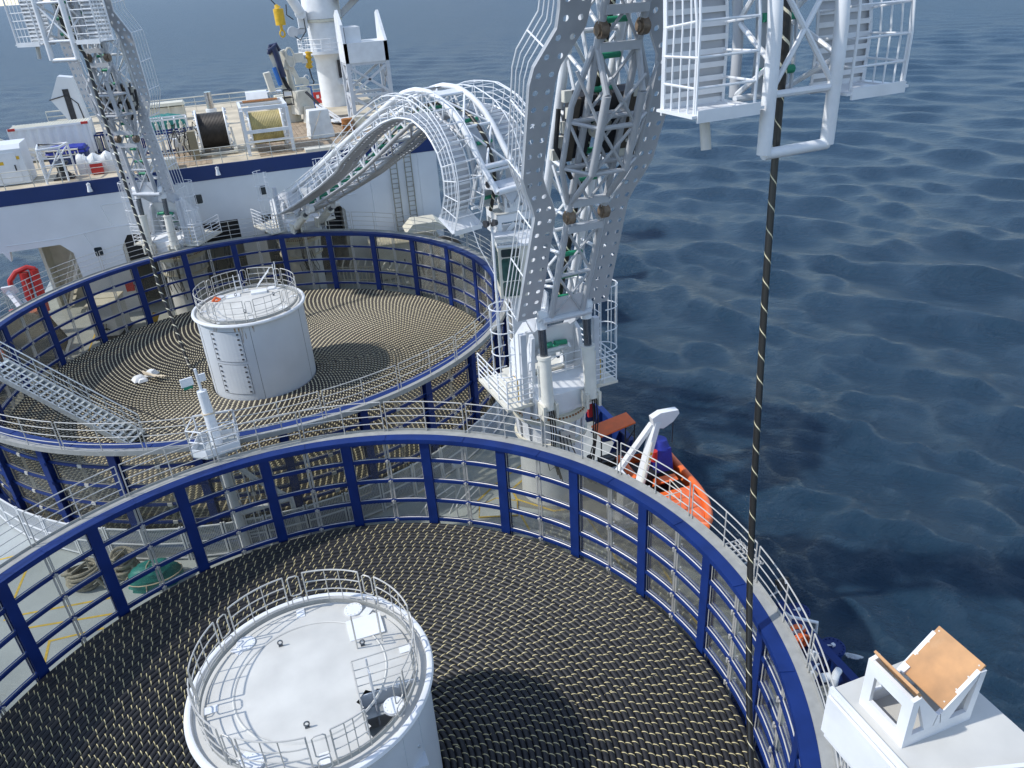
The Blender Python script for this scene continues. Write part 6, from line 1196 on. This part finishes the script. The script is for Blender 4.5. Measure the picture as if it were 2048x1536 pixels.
def boat(label, x, y, z, rz):
    global t
    t = thing('rescue_boat', label, 'rescue boat', (x, y, z), rz)
    def hull_(m):
        n, k = 22, 10; vs = []
        for i in range(n+1):
            u = i/n; yy = 2.6-5.4*u; w_ = 1.0*(1-.95*max(0,(u-.45)/.55)**2.2); hh = .75+.28*max(0,(u-.4)/.6)**2; keel = -.1+.5*max(0,(u-.55)/.45)**2.4
            for j in range(k+1):
                a = -PI/2+PI*j/k; vs.append((w_*math.sin(a), yy, keel+(hh-keel)*(1-math.cos(a)**.75)))
        m.add(vs, [(i*(k+1)+j, i*(k+1)+j+1, (i+1)*(k+1)+j+1, (i+1)*(k+1)+j) for i in range(n) for j in range(k)]); m.add([vs[j] for j in range(k+1)], [tuple(range(k+1))])
    prt('hull', 'orange', hull_, 50)
    def tub(m):
        P = []
        for i in range(23): u = i/22; P.append((1.0*(1-.95*max(0,(u-.45)/.55)**2.2), 2.6-5.4*u, .75+.28*max(0,(u-.4)/.6)**2))
        m.tube([(-a,b,c) for a,b,c in P][:-1] + [(0,-2.85,1.03)] + P[::-1][1:], .15, 10)
    prt('fender_tube', 'orange', tub); prt('foredeck', 'orange', lambda m: m.extr([(-.85,-.1,.62),(.85,-.1,.62),(.6,-1.6,.75),(0,-2.6,.95),(-.6,-1.6,.75)],(0,0,.08)), 0)
    prt('console', 'orange', lambda m: m.extr([(-.45,.7,.4),(.45,.7,.4),(.35,.0,1.05),(-.35,.0,1.05)],(0,.35,.05)), 0); prt('cockpit_floor', 'black', lambda m: m.b2(-.8,.8,.1,2.4,.42,.46), 0)
    prt('engine_cover', 'brightblue', lambda m: (m.box((.25,1.5,1.25),(.85,.9,1.0), top=.8), m.cyl((.25,1.5,1.7),(.3,1.5,2.05),.42,.25,n=12)), 50); prt('hook_post', 'red', lambda m: m.cyl((-.2,1.05,1.4),(-.2,1.05,1.85),.14,n=12)); prt('grab_line', 'black', lambda m: [m.tube([(.99*(1-.95*max(0,(u-.45)/.55)**2.2)+.14, 2.6-5.4*u, .72+.28*max(0,(u-.4)/.6)**2), (.99*(1-.95*max(0,(u+.04-.45)/.55)**2.2)+.16, 2.6-5.4*(u+.04), .62+.28*max(0,(u-.36)/.6)**2)],.02,5) for u in [.1*q for q in range(1,9)]])
    prt('stowed_bag', 'black', lambda m: m.box((-.35,1.0,.7),(.5,.7,.5), top=.7)); return t
boat('orange rescue boat with a blue engine cover hanging at the deck edge on the right', 14.0, 7.6, .65, -.06)
t = thing('boat_canopy', 'orange canopy roof on black legs beside the white davit', 'canopy', (13.35, 11.1, 0)); prt('roof', 'orange', lambda m: m.extr([(-.85,-.5,2.35),(.85,-.3,2.5),(.8,.45,2.6),(-.9,.3,2.45)],(0,0,.06)), 0); prt('roof_frame', 'dark', lambda m: (m.tube([(-.8,-.45,2.33),(-.8,-.45,0)],.03,6), m.tube([(.8,-.3,2.45),(.8,-.3,0)],.03,6), m.tube([(-.8,.3,2.42),(-.8,.3,0)],.03,6), m.tube([(.75,.4,2.55),(.75,.4,0)],.03,6), m.tube([(-.8,-.45,1.2),(.8,-.3,1.2)],.03,6), m.tube([(-.8,-.45,.3),(.8,-.3,2.2)],.03,6))); prt('seat', 'black', lambda m: m.box((-.2,-.2,.9),(1.1,.5,.35)), 0)
t = thing('deck_hose_reel', 'black figure shaped hose hanging by the round pedestal', 'hose', (12.1, 10.9, 0)); prt('hose', 'black', lambda m: (m.tube([(0,0,1.4),(.1,0,.9),(.05,0,.3),(.3,-.1,.05)],.11,8), m.tube([(-.1,0,1.2),(-.15,0,.5),(.1,0,.05)],.06,8)))
# port side boat and davit far off
t = thing('boat_davit', 'white davit arm leaning over the port deck edge beyond the farther tank', 'davit', (-13.2, 36.4, 0)); prt('arm', 'white', lambda m: (m.bar((1.5,-.8,.9),(-.3,1.5,4.1),.25,.4, upv=(0,1,0)), m.extr([(-.6,1.2,4.5),(0,1.6,4.4),(.1,1.8,3.9),(-.5,1.4,3.9)],(0,.25,0)), m.bar((1.9,-.4,1.0),(.3,1.5,3.5),.12,.16, upv=(0,1,0))), 0); prt('base', 'white', lambda m: m.box((1.5,-.8,.5),(.6,.6,1.0)), 0)
t = thing('red_davit', 'red curved davit head with twin cylinders at the port deck edge', 'davit', (-13.3, 41.0, 0)); prt('column', 'red', lambda m: (m.cyl((-.1,0,2.2),(.1,0,4.3),.28,n=12), m.cyl((.55,0,1.6),(.7,0,4.4),.26,n=12))); prt('arch', 'red', lambda m: m.tube([(-.9,0,3.2),(-.8,0,3.9),(-.3,0,4.4),(.4,0,4.6),(.8,0,4.4)],.16,8)); prt('base', 'orange', lambda m: m.box((.2,0,1.0),(1.0,.8,2.0), top=.7), 0)
t = thing('covered_boat', 'small boat under a bright blue cover at the port deck edge', 'boat', (-13.6, 37.6, 1.0)); prt('cover', 'brightblue', lambda m: (m.box((0,0,.9),(1.3,2.2,1.2), top=.85),), 0); prt('hull', 'orange', lambda m: m.extr([(-.8,-2.5,-.2),(.8,-2.5,-.2),(1.0,-2.5,.4),(-1.0,-2.5,.4)],(0,4.6,0)), 0); prt('mast_head', 'red', lambda m: m.cyl((.1,-.6,1.4),(.1,-.6,2.3),.13,n=10))
t = thing('lifeboat_bow', 'orange boat bow showing above the panes at far left', 'boat', (-12.6, 34.9, 3.1)); prt('hull', 'orange', lambda m: m.extr([(-1.1,0,.0),(.9,0,.55),(1.1,0,.0),(.9,0,-.45),(-.4,0,-.5)],(-.1,1.6,0)), 0); prt('support', 'grey', lambda m: m.b2(-.1,.1,.3,.6,-3.1,-.4), 0)
